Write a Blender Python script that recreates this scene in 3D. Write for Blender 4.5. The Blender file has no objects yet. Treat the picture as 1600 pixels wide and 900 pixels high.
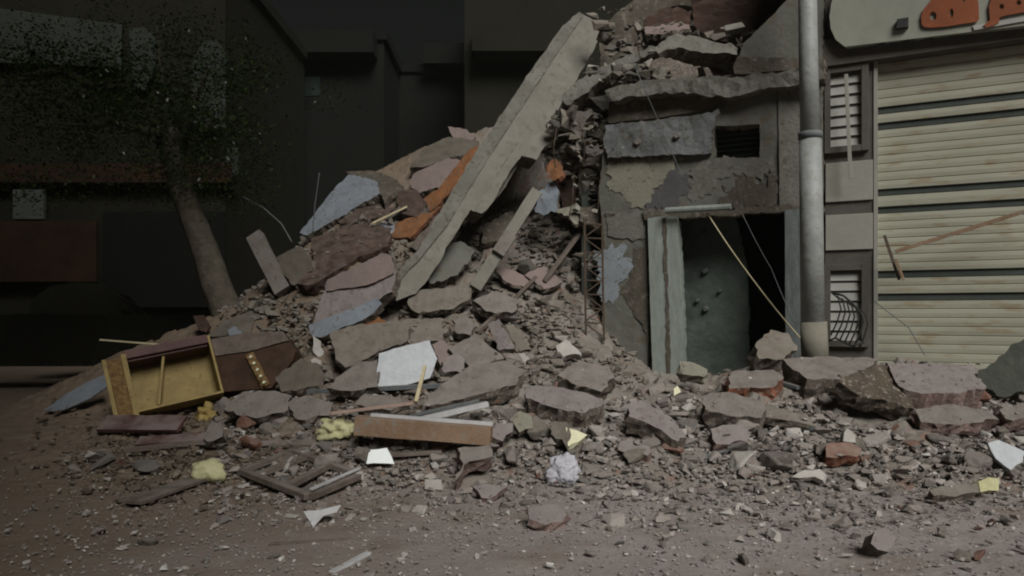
import bpy, bmesh, math, random
import numpy as np
from mathutils import Vector, Matrix, noise, geometry
random.seed(7); rng = np.random.default_rng(7)
scene = bpy.context.scene
col = scene.collection
# ------------------------------------------------------------------ camera
F = 1156.0; HZ = 490.0; CAMZ = 1.5
cam = bpy.data.cameras.new('camera'); cam_o = bpy.data.objects.new('camera', cam); col.objects.link(cam_o)
cam_o.location = (0, 0, CAMZ); cam_o.rotation_euler = (math.radians(90), 0, 0)
cam.sensor_width = 36; cam.lens = 36*F/1600; cam.shift_y = (HZ-450)/1600
cam.clip_start = .05; cam.clip_end = 2000
scene.camera = cam_o
# ------------------------------------------------------------------ night sky and the one soft light
L = Vector((.24, -.70, .62)).normalized()          # towards the light
el = math.asin(L.z); az = math.atan2(L.x, L.y)
world = bpy.data.worlds.new('World'); scene.world = world; world.use_nodes = True
nt = world.node_tree; bg = nt.nodes['Background']
sky = nt.nodes.new('ShaderNodeTexSky'); sky.sky_type = 'NISHITA'; sky.sun_disc = False
sky.sun_elevation = el; sky.sun_rotation = az; sky.air_density = 1.6; sky.dust_density = 6.0; sky.ozone_density = 1.0
hs = nt.nodes.new('ShaderNodeHueSaturation'); hs.inputs['Saturation'].default_value = .35; nt.links.new(sky.outputs[0], hs.inputs['Color']); nt.links.new(hs.outputs[0], bg.inputs[0]); bg.inputs[1].default_value = .0013
sun = bpy.data.lights.new('sun', 'SUN'); sun.energy = 3.0; sun.angle = math.radians(28); sun.color = (1.0, .975, .93)
sun_o = bpy.data.objects.new('sun', sun); col.objects.link(sun_o); sun_o.location = L*40
sun_o.rotation_euler = (-L).to_track_quat('-Z', 'Y').to_euler()
vs = scene.view_settings; vs.view_transform = 'Standard'; vs.look = 'None'; vs.exposure = .14; vs.gamma = 1; vs.use_curve_mapping = False
scene.render.engine = 'CYCLES'; scene.cycles.filter_width = 2.0; scene.cycles.max_bounces = 5
scene.cycles.diffuse_bounces = 3
# ------------------------------------------------------------------ materials
def mat(name, c1, c2=None, rough=.9, scale=3.0, bump=.5, bscale=18.0, dust=0.0, spots=0.0, metal=0, vary=.0, spotcol=(.30,.27,.24), streak=0):
    m = bpy.data.materials.new(name); m.use_nodes = True; n = m.node_tree; N = n.nodes; K = n.links
    b = N['Principled BSDF']; b.inputs['Roughness'].default_value = rough; b.inputs['Metallic'].default_value = metal
    b.inputs['Specular IOR Level'].default_value = .25 if not metal else .5
    if c2 is None: c2 = tuple(v*.62 for v in c1)
    tc = N.new('ShaderNodeTexCoord'); src = tc.outputs['Object']
    if streak:
        mp = N.new('ShaderNodeMapping'); mp.inputs['Scale'].default_value = (streak, streak, 1); K.new(src, mp.inputs[0]); src = mp.outputs[0]
    n1 = N.new('ShaderNodeTexNoise'); n1.inputs['Scale'].default_value = scale; n1.inputs['Detail'].default_value = 8; n1.inputs['Roughness'].default_value = .68
    K.new(src, n1.inputs['Vector'])
    r = N.new('ShaderNodeValToRGB'); r.color_ramp.elements[0].position = .33; r.color_ramp.elements[1].position = .66
    r.color_ramp.elements[0].color = (*c2, 1); r.color_ramp.elements[1].color = (*c1, 1); K.new(n1.outputs['Fac'], r.inputs[0])
    out = r.outputs[0]
    def mix(a, fac, colr, mode='MIX'):
        mx = N.new('ShaderNodeMix'); mx.data_type = 'RGBA'; mx.blend_type = mode
        if isinstance(fac, float): mx.inputs[0].default_value = fac
        else: K.new(fac, mx.inputs[0])
        K.new(a, mx.inputs[6])
        if isinstance(colr, tuple): mx.inputs[7].default_value = (*colr, 1)
        else: K.new(colr, mx.inputs[7])
        return mx.outputs[2]
    if spots:
        n3 = N.new('ShaderNodeTexNoise'); n3.inputs['Scale'].default_value = scale*4.3; n3.inputs['Detail'].default_value = 5; K.new(src, n3.inputs['Vector'])
        r3 = N.new('ShaderNodeValToRGB'); r3.color_ramp.elements[0].position = .60-.12*spots; r3.color_ramp.elements[1].position = .68
        K.new(n3.outputs['Fac'], r3.inputs[0]); out = mix(out, r3.outputs[0], spotcol)
    if dust:
        g = N.new('ShaderNodeNewGeometry'); sp = N.new('ShaderNodeSeparateXYZ'); K.new(g.outputs['Normal'], sp.inputs[0])
        mr = N.new('ShaderNodeMapRange'); mr.inputs[1].default_value = .25; mr.inputs[2].default_value = .9; mr.inputs[3].default_value = 0; mr.inputs[4].default_value = dust
        K.new(sp.outputs[2], mr.inputs[0])
        mu = N.new('ShaderNodeMath'); mu.operation = 'MULTIPLY'; K.new(mr.outputs[0], mu.inputs[0])
        n4 = N.new('ShaderNodeTexNoise'); n4.inputs['Scale'].default_value = 6; n4.inputs['Detail'].default_value = 4; K.new(tc.outputs['Object'], n4.inputs['Vector'])
        m2 = N.new('ShaderNodeMapRange'); m2.inputs[1].default_value = .3; m2.inputs[2].default_value = .6; K.new(n4.outputs['Fac'], m2.inputs[0]); K.new(m2.outputs[0], mu.inputs[1])
        out = mix(out, mu.outputs[0], (.275, .245, .222))
    if vary:
        g2 = N.new('ShaderNodeNewGeometry'); oi = N.new('ShaderNodeObjectInfo'); ad = N.new('ShaderNodeMath'); ad.operation = 'ADD'
        K.new(g2.outputs['Random Per Island'], ad.inputs[0]); K.new(oi.outputs['Random'], ad.inputs[1])
        fr = N.new('ShaderNodeMath'); fr.operation = 'FRACT'; K.new(ad.outputs[0], fr.inputs[0])
        rr = N.new('ShaderNodeValToRGB'); e = rr.color_ramp.elements
        e[0].position = 0; e[0].color = (1-vary, 1-vary, 1-vary, 1); e[1].position = 1; e[1].color = (1+.15*vary, 1+.1*vary, 1+.1*vary, 1)
        x = e.new(.5); x.color = (1-.25*vary, 1-.34*vary, 1-.38*vary, 1)
        x = e.new(.86); x.color = (1, .98, .96, 1); x = e.new(.89); x.color = (1.55, 1.62, 1.62, 1)
        K.new(fr.outputs[0], rr.inputs[0]); out = mix(out, 1.0, rr.outputs[0], 'MULTIPLY')
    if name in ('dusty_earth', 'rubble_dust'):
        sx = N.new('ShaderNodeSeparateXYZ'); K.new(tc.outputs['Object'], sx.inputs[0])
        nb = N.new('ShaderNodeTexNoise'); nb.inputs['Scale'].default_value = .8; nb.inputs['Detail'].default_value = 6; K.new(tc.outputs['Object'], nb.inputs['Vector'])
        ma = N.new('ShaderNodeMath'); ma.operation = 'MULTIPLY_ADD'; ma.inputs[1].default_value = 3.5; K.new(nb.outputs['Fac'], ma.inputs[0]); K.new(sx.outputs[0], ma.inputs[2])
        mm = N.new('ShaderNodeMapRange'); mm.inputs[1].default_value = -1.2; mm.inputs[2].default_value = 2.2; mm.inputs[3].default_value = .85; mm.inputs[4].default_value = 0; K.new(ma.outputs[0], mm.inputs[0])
        out = mix(out, mm.outputs[0], (.175,.128,.088))  # brown earth to the left, with the dimmer light there put into its tone
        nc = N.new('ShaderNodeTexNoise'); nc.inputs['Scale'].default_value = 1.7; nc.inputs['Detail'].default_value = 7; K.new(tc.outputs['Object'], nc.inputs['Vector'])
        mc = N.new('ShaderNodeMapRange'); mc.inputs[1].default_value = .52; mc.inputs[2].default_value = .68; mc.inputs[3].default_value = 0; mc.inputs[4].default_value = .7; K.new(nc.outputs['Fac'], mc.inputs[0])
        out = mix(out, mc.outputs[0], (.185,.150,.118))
    K.new(out, b.inputs['Base Color'])
    if bump:
        n2 = N.new('ShaderNodeTexNoise'); n2.inputs['Scale'].default_value = bscale; n2.inputs['Detail'].default_value = 9; n2.inputs['Roughness'].default_value = .7
        K.new(tc.outputs['Object'] if not streak else src, n2.inputs['Vector'])
        bp = N.new('ShaderNodeBump'); bp.inputs['Strength'].default_value = bump; bp.inputs['Distance'].default_value = .03
        K.new(n2.outputs['Fac'], bp.inputs['Height']); K.new(bp.outputs[0], b.inputs['Normal'])
    return m
M = dict(
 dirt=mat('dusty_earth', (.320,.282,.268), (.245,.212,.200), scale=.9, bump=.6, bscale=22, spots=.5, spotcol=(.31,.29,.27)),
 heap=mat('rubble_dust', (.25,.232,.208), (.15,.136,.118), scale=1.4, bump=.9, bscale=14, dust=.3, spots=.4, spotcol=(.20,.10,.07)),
 conc=mat('dusty_concrete', (.215,.196,.178), (.145,.128,.113), scale=3.2, bump=.6, bscale=24, dust=.4, spots=.45, spotcol=(.13,.11,.09)),
 pale=mat('pinkish_concrete', (.255,.225,.218), (.185,.160,.152), scale=3.5, bump=.5, bscale=24, dust=.2, spots=.4, spotcol=(.15,.125,.11)),
 tan=mat('tan_concrete', (.195,.174,.145), (.135,.118,.096), scale=3, bump=.5, bscale=24, dust=.35, spots=.3, spotcol=(.11,.09,.07)),
 core=mat('broken_core', (.18,.152,.128), (.085,.068,.053), scale=7, bump=1.0, bscale=26, dust=.5, spots=.6, spotcol=(.27,.24,.21)),
 corep=mat('broken_pink_core', (.25,.175,.155), (.15,.10,.085), scale=8, bump=1.0, bscale=24, dust=.4, spots=.4),
 brick=mat('brick_dust', (.24,.095,.055), (.12,.055,.038), scale=5, bump=.8, dust=.35, spots=.3, spotcol=(.2,.16,.13)),
 redear=mat('reddish_earth', (.085,.048,.036), (.045,.030,.023), scale=3, bump=1.0, bscale=12, dust=.25),
 orange=mat('orange_paint', (.27,.115,.045), (.13,.065,.035), scale=4, bump=.6, spots=.3, spotcol=(.17,.12,.09)),
 blue=mat('pale_blue_paint', (.235,.27,.31), (.165,.185,.21), scale=3, bump=.35, dust=.2, spots=.2, spotcol=(.14,.13,.12)),
 pink=mat('pink_paint', (.235,.180,.165), (.18,.145,.135), scale=3, bump=.4),
 white=mat('white_sheet', (.56,.59,.62), (.44,.46,.48), scale=9, bump=.5, bscale=40, rough=.8),
 bright=mat('clean_white', (.88,.92,.92), (.8,.86,.86), scale=5, bump=.1, rough=.3),
 foam=mat('yellow_foam', (.58,.56,.34), (.42,.40,.22), scale=10, bump=.6, bscale=30),
 cream=mat('cream_foam', (.72,.70,.50), (.6,.58,.4), scale=8, bump=.4),
 cloth=mat('white_cloth', (.50,.50,.54), (.38,.38,.42), scale=8, bump=.5),
 pvc=mat('white_plastic', (.52,.52,.53), (.38,.38,.38), scale=6, bump=.2, rough=.5),
 lath=mat('pale_wood', (.58,.52,.34), (.45,.38,.24), scale=9, bump=.3),
 plath=mat('pink_wood', (.40,.29,.24), (.28,.2,.17), scale=9, bump=.3),
 wood=mat('raw_timber', (.27,.185,.125), (.19,.12,.075), scale=4, bump=.4, bscale=30, dust=.5, spots=.3, spotcol=(.22,.2,.17)),
 dwood=mat('weathered_wood', (.17,.14,.12), (.10,.08,.065), scale=6, bump=.5, dust=.4),
 maroon=mat('maroon_wood', (.115,.055,.05), (.07,.034,.032), scale=5, bump=.3, rough=.6, dust=.6),
 brown=mat('brown_veneer', (.062,.029,.014), (.030,.016,.009), scale=3, bump=.3, rough=.6, dust=.25),
 yellow=mat('yellow_varnish', (.34,.255,.085), (.21,.15,.05), scale=4, bump=.25, rough=.55, spots=.15, spotcol=(.2,.13,.04)),
 carved=mat('carved_gilt', (.34,.22,.09), (.13,.07,.03), scale=26, bump=1.0, bscale=45, rough=.5),
 gmetal=mat('grey_metal', (.14,.155,.16), (.08,.09,.09), scale=4, bump=.3, rough=.6, dust=.5),
 dmetal=mat('dark_metal', (.03,.032,.03), (.015,.015,.014), scale=5, bump=.3, rough=.6),
 rust=mat('rusty_steel', (.10,.075,.055), (.05,.035,.025), scale=9, bump=.4, rough=.8),
 wall=mat('grey_plaster', (.145,.145,.128), (.105,.105,.088), scale=1.3, bump=.6, bscale=9, spots=.35, spotcol=(.125,.105,.08)),
 wallb=mat('brown_plaster', (.118,.103,.082), (.062,.053,.04), scale=2.6, bump=1.0, bscale=9, spots=.4, spotcol=(.16,.145,.125)),
 ydecay=mat('ochre_plaster', (.25,.24,.19), (.185,.178,.14), scale=3.5, bump=.5, spots=.3, spotcol=(.13,.12,.09)),
 gdecay=mat('slate_plaster', (.098,.096,.098), (.075,.073,.073), scale=3, bump=.4),
 bdecay=mat('pale_blue_plaster', (.26,.285,.31), (.18,.20,.215), scale=4, bump=.4, spots=.25, spotcol=(.12,.11,.09)),
 bbeam=mat('bluish_beam', (.165,.175,.18), (.095,.096,.093), scale=2.6, bump=.7, spots=.35, spotcol=(.09,.08,.06)),
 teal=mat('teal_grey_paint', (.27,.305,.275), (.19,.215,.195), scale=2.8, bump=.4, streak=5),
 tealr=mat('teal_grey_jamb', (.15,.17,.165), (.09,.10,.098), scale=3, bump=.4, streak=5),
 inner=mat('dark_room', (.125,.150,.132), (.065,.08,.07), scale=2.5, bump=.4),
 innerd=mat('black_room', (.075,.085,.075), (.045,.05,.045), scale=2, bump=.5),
 glass=mat('dark_louvre', (.018,.026,.022), (.010,.014,.012), rough=.35, scale=3, bump=.1),
 pole=mat('galvanised_pole', (.33,.345,.34), (.20,.21,.205), scale=3, bump=.3, rough=.46, spots=.12, spotcol=(.24,.235,.21)),
 foot=mat('cream_footing', (.235,.225,.18), (.17,.16,.13), scale=5, bump=.3),
 shut=mat('cream_shutter', (.345,.342,.27), (.275,.272,.21), scale=2.6, bump=.12, rough=.6, streak=.25, spots=.22, spotcol=(.26,.22,.15)),
 band=mat('dark_band', (.055,.066,.058), (.036,.044,.038), scale=4, bump=.1, rough=.6),
 colm=mat('column_concrete', (.215,.207,.178), (.155,.148,.125), scale=1.8, bump=.5, spots=.3, spotcol=(.15,.14,.11)),
 tand=mat('dull_concrete', (.125,.110,.086), (.085,.074,.058), scale=2.2, bump=.5, dust=.2),
 ledge=mat('ledge_concrete', (.185,.18,.16), (.12,.115,.098), scale=3, bump=.7, spots=.3, spotcol=(.10,.09,.07)),
 clod=mat('dark_clod', (.12,.095,.07), (.055,.045,.035), scale=6, bump=1.0, bscale=20, spots=.3),
 frame=mat('brown_grey_frame', (.095,.086,.076), (.068,.061,.053), scale=3, bump=.25, rough=.7),
 panel=mat('pale_panel', (.29,.285,.25), (.235,.23,.20), scale=2, bump=.15, rough=.7),
 slat=mat('white_slat', (.36,.36,.33), (.28,.28,.26), scale=3, bump=.1, rough=.6),
 signm=mat('sign_board', (.27,.275,.23), (.21,.215,.18), scale=1.5, bump=.1, rough=.5),
 letter=mat('orange_letter', (.24,.070,.026), (.17,.05,.02), scale=4, bump=.1, rough=.5),
 plate=mat('dark_grey_plate', (.062,.068,.052), (.042,.046,.036), scale=3, bump=.4, rough=.7),
 bark=mat('bark', (.155,.135,.105), (.08,.068,.05), scale=7, bump=1.0, bscale=16),
 leaf=mat('leaf', (.026,.046,.010), (.010,.019,.004), scale=4, bump=0, rough=.35),
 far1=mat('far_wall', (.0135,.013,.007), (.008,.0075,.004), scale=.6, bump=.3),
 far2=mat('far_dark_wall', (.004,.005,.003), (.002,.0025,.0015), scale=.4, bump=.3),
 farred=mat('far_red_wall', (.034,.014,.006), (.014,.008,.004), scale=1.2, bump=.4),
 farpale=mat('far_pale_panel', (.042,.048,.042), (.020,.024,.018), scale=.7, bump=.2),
 chunk=mat('chunk_mix', (.335,.312,.29), (.245,.223,.204), scale=5, bump=.6, dust=.45, vary=.5),
 farwin=mat('far_window', (.085,.095,.085), (.05,.056,.05), scale=1, bump=.1),
 barkd=mat('dark_bark', (.05,.045,.032), (.025,.022,.016), scale=7, bump=.8),
 chunkb=mat('chunk_brown', (.175,.140,.105), (.10,.08,.058), scale=5, bump=.7, dust=.2, vary=.4),  # darker brown debris tone for the left, standing in for dimmer light
 crumb=mat('masonry_crumb', (.25,.235,.205), (.16,.148,.125), scale=5, bump=.7, dust=.3, vary=.6),
 gravel=mat('street_gravel', (.40,.38,.36), (.27,.25,.23), scale=5, bump=.3, vary=.4),
 chunkw=mat('chunk_white', (.48,.46,.43), (.34,.32,.29), scale=5, bump=.5, dust=.2),
 chunkr=mat('chunk_brick', (.25,.13,.095), (.16,.085,.06), scale=6, bump=.7, dust=.5),
 chunkd=mat('chunk_dark', (.215,.195,.165), (.13,.116,.094), scale=5, bump=.7, dust=.4),
)
# ------------------------------------------------------------------ helpers
def W(px, py, Y): return Vector(((px-800)/F*Y, Y, CAMZ-(py-HZ)/F*Y))
def tag(o, label=None, cat=None, group=None, kind=None):
    for k, v in (('label', label), ('category', cat), ('group', group), ('kind', kind)):
        if v: o[k] = v
    return o
def empty(name, loc, label, cat, group=None):
    o = bpy.data.objects.new(name, None); col.objects.link(o); o.location = loc; o.empty_display_size = .2
    return tag(o, label, cat, group)
def link(name, me, mats, loc=None, parent=None, smooth=False):
    o = bpy.data.objects.new(name, me); col.objects.link(o)
    for m in (mats if isinstance(mats, (list, tuple)) else [mats]): me.materials.append(M[m] if isinstance(m, str) else m)
    if loc is not None: o.location = loc
    if parent is not None:
        o.parent = parent; o.location = Vector(loc or (0,0,0)) - parent_world(parent)
    if smooth:
        for p in me.polygons: p.use_smooth = True
    return o
def parent_world(p):
    v = Vector(p.location)
    while p.parent: p = p.parent; v += Vector(p.location)
    return v
def mesh_obj(name, verts, faces, mats, parent=None, smooth=False, fm=None, origin=None):
    vs_ = [Vector(v) for v in verts]
    if origin is None:
        c = sum(vs_, Vector())/len(vs_); zmin = min(v.z for v in vs_); origin = Vector((c.x, c.y, zmin))
    me = bpy.data.meshes.new(name); me.from_pydata([v-origin for v in vs_], [], faces)
    o = link(name, me, mats, origin, parent, smooth)
    if fm: me.polygons.foreach_set('material_index', fm)
    bm = bmesh.new(); bm.from_mesh(me); bmesh.ops.recalc_face_normals(bm, faces=bm.faces); bm.to_mesh(me); bm.free()
    return o
class MB:
    """collects shapes for ONE mesh"""
    def __init__(s): s.v = []; s.f = []; s.m = []
    def add(s, v, f, m=0):
        b = len(s.v); s.v += [Vector(x) for x in v]; s.f += [[i+b for i in x] for x in f]; s.m += [m]*len(f); return s
    def box8(s, c, m=0):   # 8 corners: bottom 4 loop, top 4 loop
        return s.add(c, [(0,3,2,1),(4,5,6,7),(0,1,5,4),(1,2,6,5),(2,3,7,6),(3,0,4,7)], m)
    def fbox(s, O, ax, ay, az_, a, b, c, m=0):
        P = lambda i, j, k: O + ax*a[i] + ay*b[j] + az_*c[k]
        return s.box8([P(0,0,0),P(1,0,0),P(1,1,0),P(0,1,0),P(0,0,1),P(1,0,1),P(1,1,1),P(0,1,1)], m)
    def tube(s, pts, r, n=6, m=0):
        pts = [Vector(p) for p in pts]; rs = r if isinstance(r, (list, tuple)) else [r]*len(pts); rings = []
        for i, p in enumerate(pts):
            d = (pts[min(i+1, len(pts)-1)]-pts[max(i-1, 0)]).normalized()
            a = d.cross(Vector((0,0,1)) if abs(d.z) < .9 else Vector((1,0,0))).normalized(); b = d.cross(a)
            rings.append([p+(a*math.cos(t)+b*math.sin(t))*rs[i] for t in [2*math.pi*k/n for k in range(n)]])
        v = [x for r_ in rings for x in r_]; f = []
        for i in range(len(pts)-1):
            for k in range(n): f.append((i*n+k, i*n+(k+1)%n, (i+1)*n+(k+1)%n, (i+1)*n+k))
        f.append(tuple(range(n))[::-1]); f.append(tuple((len(pts)-1)*n+k for k in range(n)))
        return s.add(v, f, m)
    def build(s, name, mats, parent=None, smooth=False, bevel=0, origin=None):
        o = mesh_obj(name, s.v, s.f, mats, parent, smooth, s.m, origin)
        if bevel:
            b = o.modifiers.new('bevel', 'BEVEL'); b.width = bevel; b.segments = 2; b.limit_method = 'ANGLE'
        return o
# ------------------------------------------------------------------ the heap's height: control points (px, py, Y)
CP = []
for X in range(-12, 13, 3):
    for Y in (2.5, 4.5, 6.2): CP.append((X, Y, 0.0))
for Y in (8, 10, 12, 15, 18, 22):
    CP += [(-7.2-(Y-8)*.25, Y, 0.0), (-11, Y, 0.0)]
for X in (-12, -8, -4, 0, 4): CP.append((X, 24, .2))
def cp(px, py, Y):
    p = W(px, py, Y); CP.append((p.x, p.y, p.z))
for a in [(300,765,6.4),(560,765,6.4),(800,760,6.5),(1050,765,6.4),(1300,770,6.3),(1550,775,6.2),
          (250,690,7.5),(420,685,7.3),(600,690,7.1),(800,690,7.0),(1000,690,6.95),(1200,685,7.0),(1400,690,6.95),(1580,690,6.9),(1750,700,6.6),
          (200,655,8.4),(330,650,8.5),(460,635,8.4),(640,620,8.2),(820,620,8.1),(1000,622,8.1),(1200,625,7.9),(1400,640,7.7),(1580,640,7.6),
          (150,610,10.2),(260,590,10.4),(370,565,10.6),(480,550,9.9),(230,655,8.85),(320,645,9.0),(400,622,9.2),(460,612,9.2),(620,545,9.6),(760,545,9.5),(880,565,9.5),(1000,578,9.7),(1120,585,9.8),(1200,575,9.3),(1300,572,8.7),(1420,590,8.4),(1560,600,7.9),
          (1010,575,10.6),(1150,580,10.6),(1150,580,13),(1400,560,10.5),(1500,560,13),
          (320,500,11.6),(400,488,11.4),(480,465,11.3),(560,470,10.9),(650,480,10.6),(760,480,10.5),(870,500,10.4),(930,530,10.5),
          (400,465,13),(470,400,12.8),(560,345,12.8),(620,400,11.9),(640,330,12.9),(700,400,11.8),(780,400,11.8),(860,400,11.8),(900,440,11.4),
          (560,292,14),(640,262,14.2),(700,225,14.6),(745,205,14.8),(820,250,13.6),(880,220,13.4),(840,320,12.6),(900,300,12.5),(930,200,13.8),
          (560,300,16),(700,260,17),(850,260,17),(480,420,16),(380,480,15),(1000,300,17),(1100,400,16),(300,520,14),(200,545,13)]: cp(*a)
CP = np.array(CP)
def _k(r): return np.where(r > 1e-9, r*r*np.log(r+1e-12), 0)
n_ = len(CP); D = np.linalg.norm(CP[:, None, :2]-CP[None, :, :2], axis=2)
A = np.zeros((n_+3, n_+3)); A[:n_, :n_] = _k(D)+np.eye(n_)*.25; A[:n_, n_] = 1; A[:n_, n_+1:] = CP[:, :2]; A[n_:, :n_] = A[:n_, n_:].T
SOL = np.linalg.solve(A, np.concatenate([CP[:, 2], [0, 0, 0]]))
def Hs(X, Y):
    X = np.asarray(X, float).ravel(); Y = np.asarray(Y, float).ravel()
    r = np.sqrt((X[:, None]-CP[None, :, 0])**2+(Y[:, None]-CP[None, :, 1])**2)
    return np.clip(_k(r)@SOL[:n_]+SOL[n_]+SOL[n_+1]*X+SOL[n_+2]*Y, -.05, 6)
def H(x, y): return max(0., float(Hs([x], [y])[0]))
_Ys = np.arange(3.2, 19, .04)
def hit(px, py):
    X = (px-800)/F*_Ys; Z = CAMZ-(py-HZ)/F*_Ys
    d = Z-np.maximum(Hs(X, _Ys), 0)
    i = np.argmax(d < 0)
    return float(_Ys[i]) if d[i] < 0 else 14.0
# ------------------------------------------------------------------ slab: an irregular broken plate with real thickness
def slab(name, pts, mats, n, thick, anchor=None, rough=.012, jit=.35, step=.055, holes=(), parent=None, lift=.03, disp=.008, label=None, cat='rubble', group=None, A=None, edge=.03, seed=None):
    n = Vector(n).normalized()
    if A is None:
        if anchor is None:
            lo = max(pts, key=lambda p: p[1]); anchor = (lo[0], lo[1], hit(lo[0], lo[1]+thick*.75*F/9))
        elif len(anchor) == 2: anchor = (*anchor, hit(*anchor))
        A = W(*anchor)+Vector((0, -lift, 0))
    C = Vector((0, 0, CAMZ))
    if n.dot(C-A) < 0: n = -n
    rd = random.Random(seed if seed is not None else hash((int(pts[0][0]*7), int(pts[0][1]*13))) & 0xffff)
    e1 = n.cross(Vector((0, 0, 1))) if abs(n.z) < .95 else n.cross(Vector((0, 1, 0))); e1.normalize(); e2 = n.cross(e1)
    def proj(p):
        d = Vector(((p[0]-800)/F, 1, -(p[1]-HZ)/F)); dn = n.dot(d)
        t = n.dot(A-C)/dn if abs(dn) > 1e-4 else A.y
        if not (.6*A.y < t < 1.6*A.y): print('SLAB far', name, p, round(t, 2), round(A.y, 2)); t = max(.6*A.y, min(1.6*A.y, t))
        P = C+d*t-A; return Vector((P.dot(e1), P.dot(e2)))
    def loop(P2, r):
        out = []
        for i, a in enumerate(P2):
            b = P2[(i+1) % len(P2)]; Ld = (b-a).length; k = max(1, int(Ld/step)); nn = Vector((-(b-a).y, (b-a).x))/(Ld or 1)
            for j in range(k):
                q = a.lerp(b, j/k)
                if r:
                    u_ = j/k*Ld; w_ = noise.noise(Vector((u_*4, i*3.1, r*99)))*1.3+noise.noise(Vector((u_*13, i*5.7, 2)))*.9
                    q = q+nn*(w_*min(1, 4*j/k, 4*(1-j/k)+.3)+rd.uniform(-.45, .45))*r
                out.append(q)
        return out
    outer = loop([proj(p) for p in pts], edge*jit); hl = [loop([proj(p) for p in h], edge*jit*.5) for h in holes]
    V = list(outer); E = []; base = 0
    for lp in [outer]+hl:
        if lp is not outer: V += lp
        E += [(base+i, base+(i+1) % len(lp)) for i in range(len(lp))]; base += len(lp)
    def inside(q, lp):
        c = False; j = len(lp)-1
        for i in range(len(lp)):
            a, b = lp[i], lp[j]
            if (a.y > q.y) != (b.y > q.y) and q.x < (b.x-a.x)*(q.y-a.y)/(b.y-a.y)+a.x: c = not c
            j = i
        return c
    xs = [v.x for v in outer]; ys = [v.y for v in outer]; st = max(step*1.2, ((max(xs)-min(xs))*(max(ys)-min(ys))/700)**.5)
    y = min(ys)+st/2
    while y < max(ys):
        x = min(xs)+st/2
        while x < max(xs):
            q = Vector((x+rd.uniform(-.3, .3)*st, y+rd.uniform(-.3, .3)*st))
            if inside(q, outer) and min((q-v).length for v in outer) > st*.45 and not any(inside(q, h) for h in hl): V.append(q)
            x += st
        y += st
    vo, eo, fo, ov, oe, of = geometry.delaunay_2d_cdt(V, E, [], 0, 1e-5)
    F2 = [f for f in fo if inside(sum((vo[i] for i in f), Vector((0, 0)))/3, outer) and not any(inside(sum((vo[i] for i in f), Vector((0, 0)))/3, h) for h in hl)]
    used = {}
    cnt = {}
    for f in F2:
        for i in range(3):
            a, b = f[i], f[(i+1) % 3]; cnt[(min(a, b), max(a, b))] = cnt.get((min(a, b), max(a, b)), 0)+1
    bset = {v for e, c in cnt.items() if c == 1 for v in e}
    verts = []; faces = []; fm = []
    off = rd.uniform(0, 50)
    def P3(q, d): return A+e1*q.x+e2*q.y+n*d
    top = {}; bot = {}; mid = {}; cen = sum(outer, Vector((0, 0)))/len(outer)
    for f in F2:
        for i in f:
            if i in top: continue
            q = vo[i]; dz = noise.noise(Vector((q.x*2.2+off, q.y*2.2, off)))*disp*2+noise.noise(Vector((q.x*9+off, q.y*9, off)))*disp
            top[i] = len(verts); verts.append(P3(q, dz))
            bq = q.lerp(cen, .05*rd.random()) if i in bset else q
            bot[i] = len(verts); verts.append(P3(bq, -thick+dz*.5+(rd.uniform(-.15, .15)*thick if rough else 0)))
    for f in F2:
        faces.append([top[i] for i in f]); fm.append(0); faces.append([bot[i] for i in reversed(f)]); fm.append(1)
    nm = 2 if thick > .12 and rough else (1 if thick > .05 and rough else 0)
    for b in bset:
        q = vo[b]; r = (q-cen); r = r/(r.length or 1)
        for k in range(nm):
            t = (k+1)/(nm+1); mid[(b, k)] = len(verts)
            verts.append(verts[top[b]].lerp(verts[bot[b]], t)+(e1*r.x+e2*r.y)*rd.uniform(-.9, .9)*rough*2.0+n*rd.uniform(-.3, .3)*rough)
    for f in F2:
        for i in range(3):
            a, b = f[i], f[(i+1) % 3]
            if cnt[(min(a, b), max(a, b))] == 1:
                ca = [top[a]]+[mid[(a, k)] for k in range(nm)]+[bot[a]]; cb = [top[b]]+[mid[(b, k)] for k in range(nm)]+[bot[b]]
                for k in range(len(ca)-1): faces.append([ca[k+1], cb[k+1], cb[k], ca[k]]); fm.append(1)
    if isinstance(mats, str): mats = (mats, 'core' if rough else mats)
    if not faces: print('EMPTY', name, pts[0]); return None
    o = mesh_obj(name, verts, faces, mats, parent, False, fm)
    if label: tag(o, label, cat, group)
    return o
def bar(name, a, b, w, d, m, parent=None, up=(0, 0, 1), label=None, cat=None, group=None, bevel=.004, bend=0, seg=6, nz=.0):
    """bar between two world points; w across, d deep"""
    a = Vector(a); b = Vector(b); ax = (b-a); Ln = ax.length; ax.normalize(); up = Vector(up)
    s_ = ax.cross(up).normalized(); t = s_.cross(ax).normalized(); v = []; f = []
    for i in range(seg+1):
        k = i/seg; c = a.lerp(b, k)+t*bend*math.sin(math.pi*k)
        for (x, y) in ((-1, -1), (1, -1), (1, 1), (-1, 1)): v.append(c+s_*(x*w/2)+t*(y*d/2)+Vector((random.uniform(-1, 1), random.uniform(-1, 1), random.uniform(-1, 1)))*nz)
    for i in range(seg):
        for j in range(4): f.append((i*4+j, i*4+(j+1) % 4, i*4+4+(j+1) % 4, i*4+4+j))
    f.append((3, 2, 1, 0)); f.append(tuple(seg*4+j for j in range(4)))
    o = mesh_obj(name, v, f, m, parent)
    if bevel:
        bb = o.modifiers.new('bevel', 'BEVEL'); bb.width = bevel; bb.segments = 2; bb.limit_method = 'ANGLE'
    if label: tag(o, label, cat, group)
    return o
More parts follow.
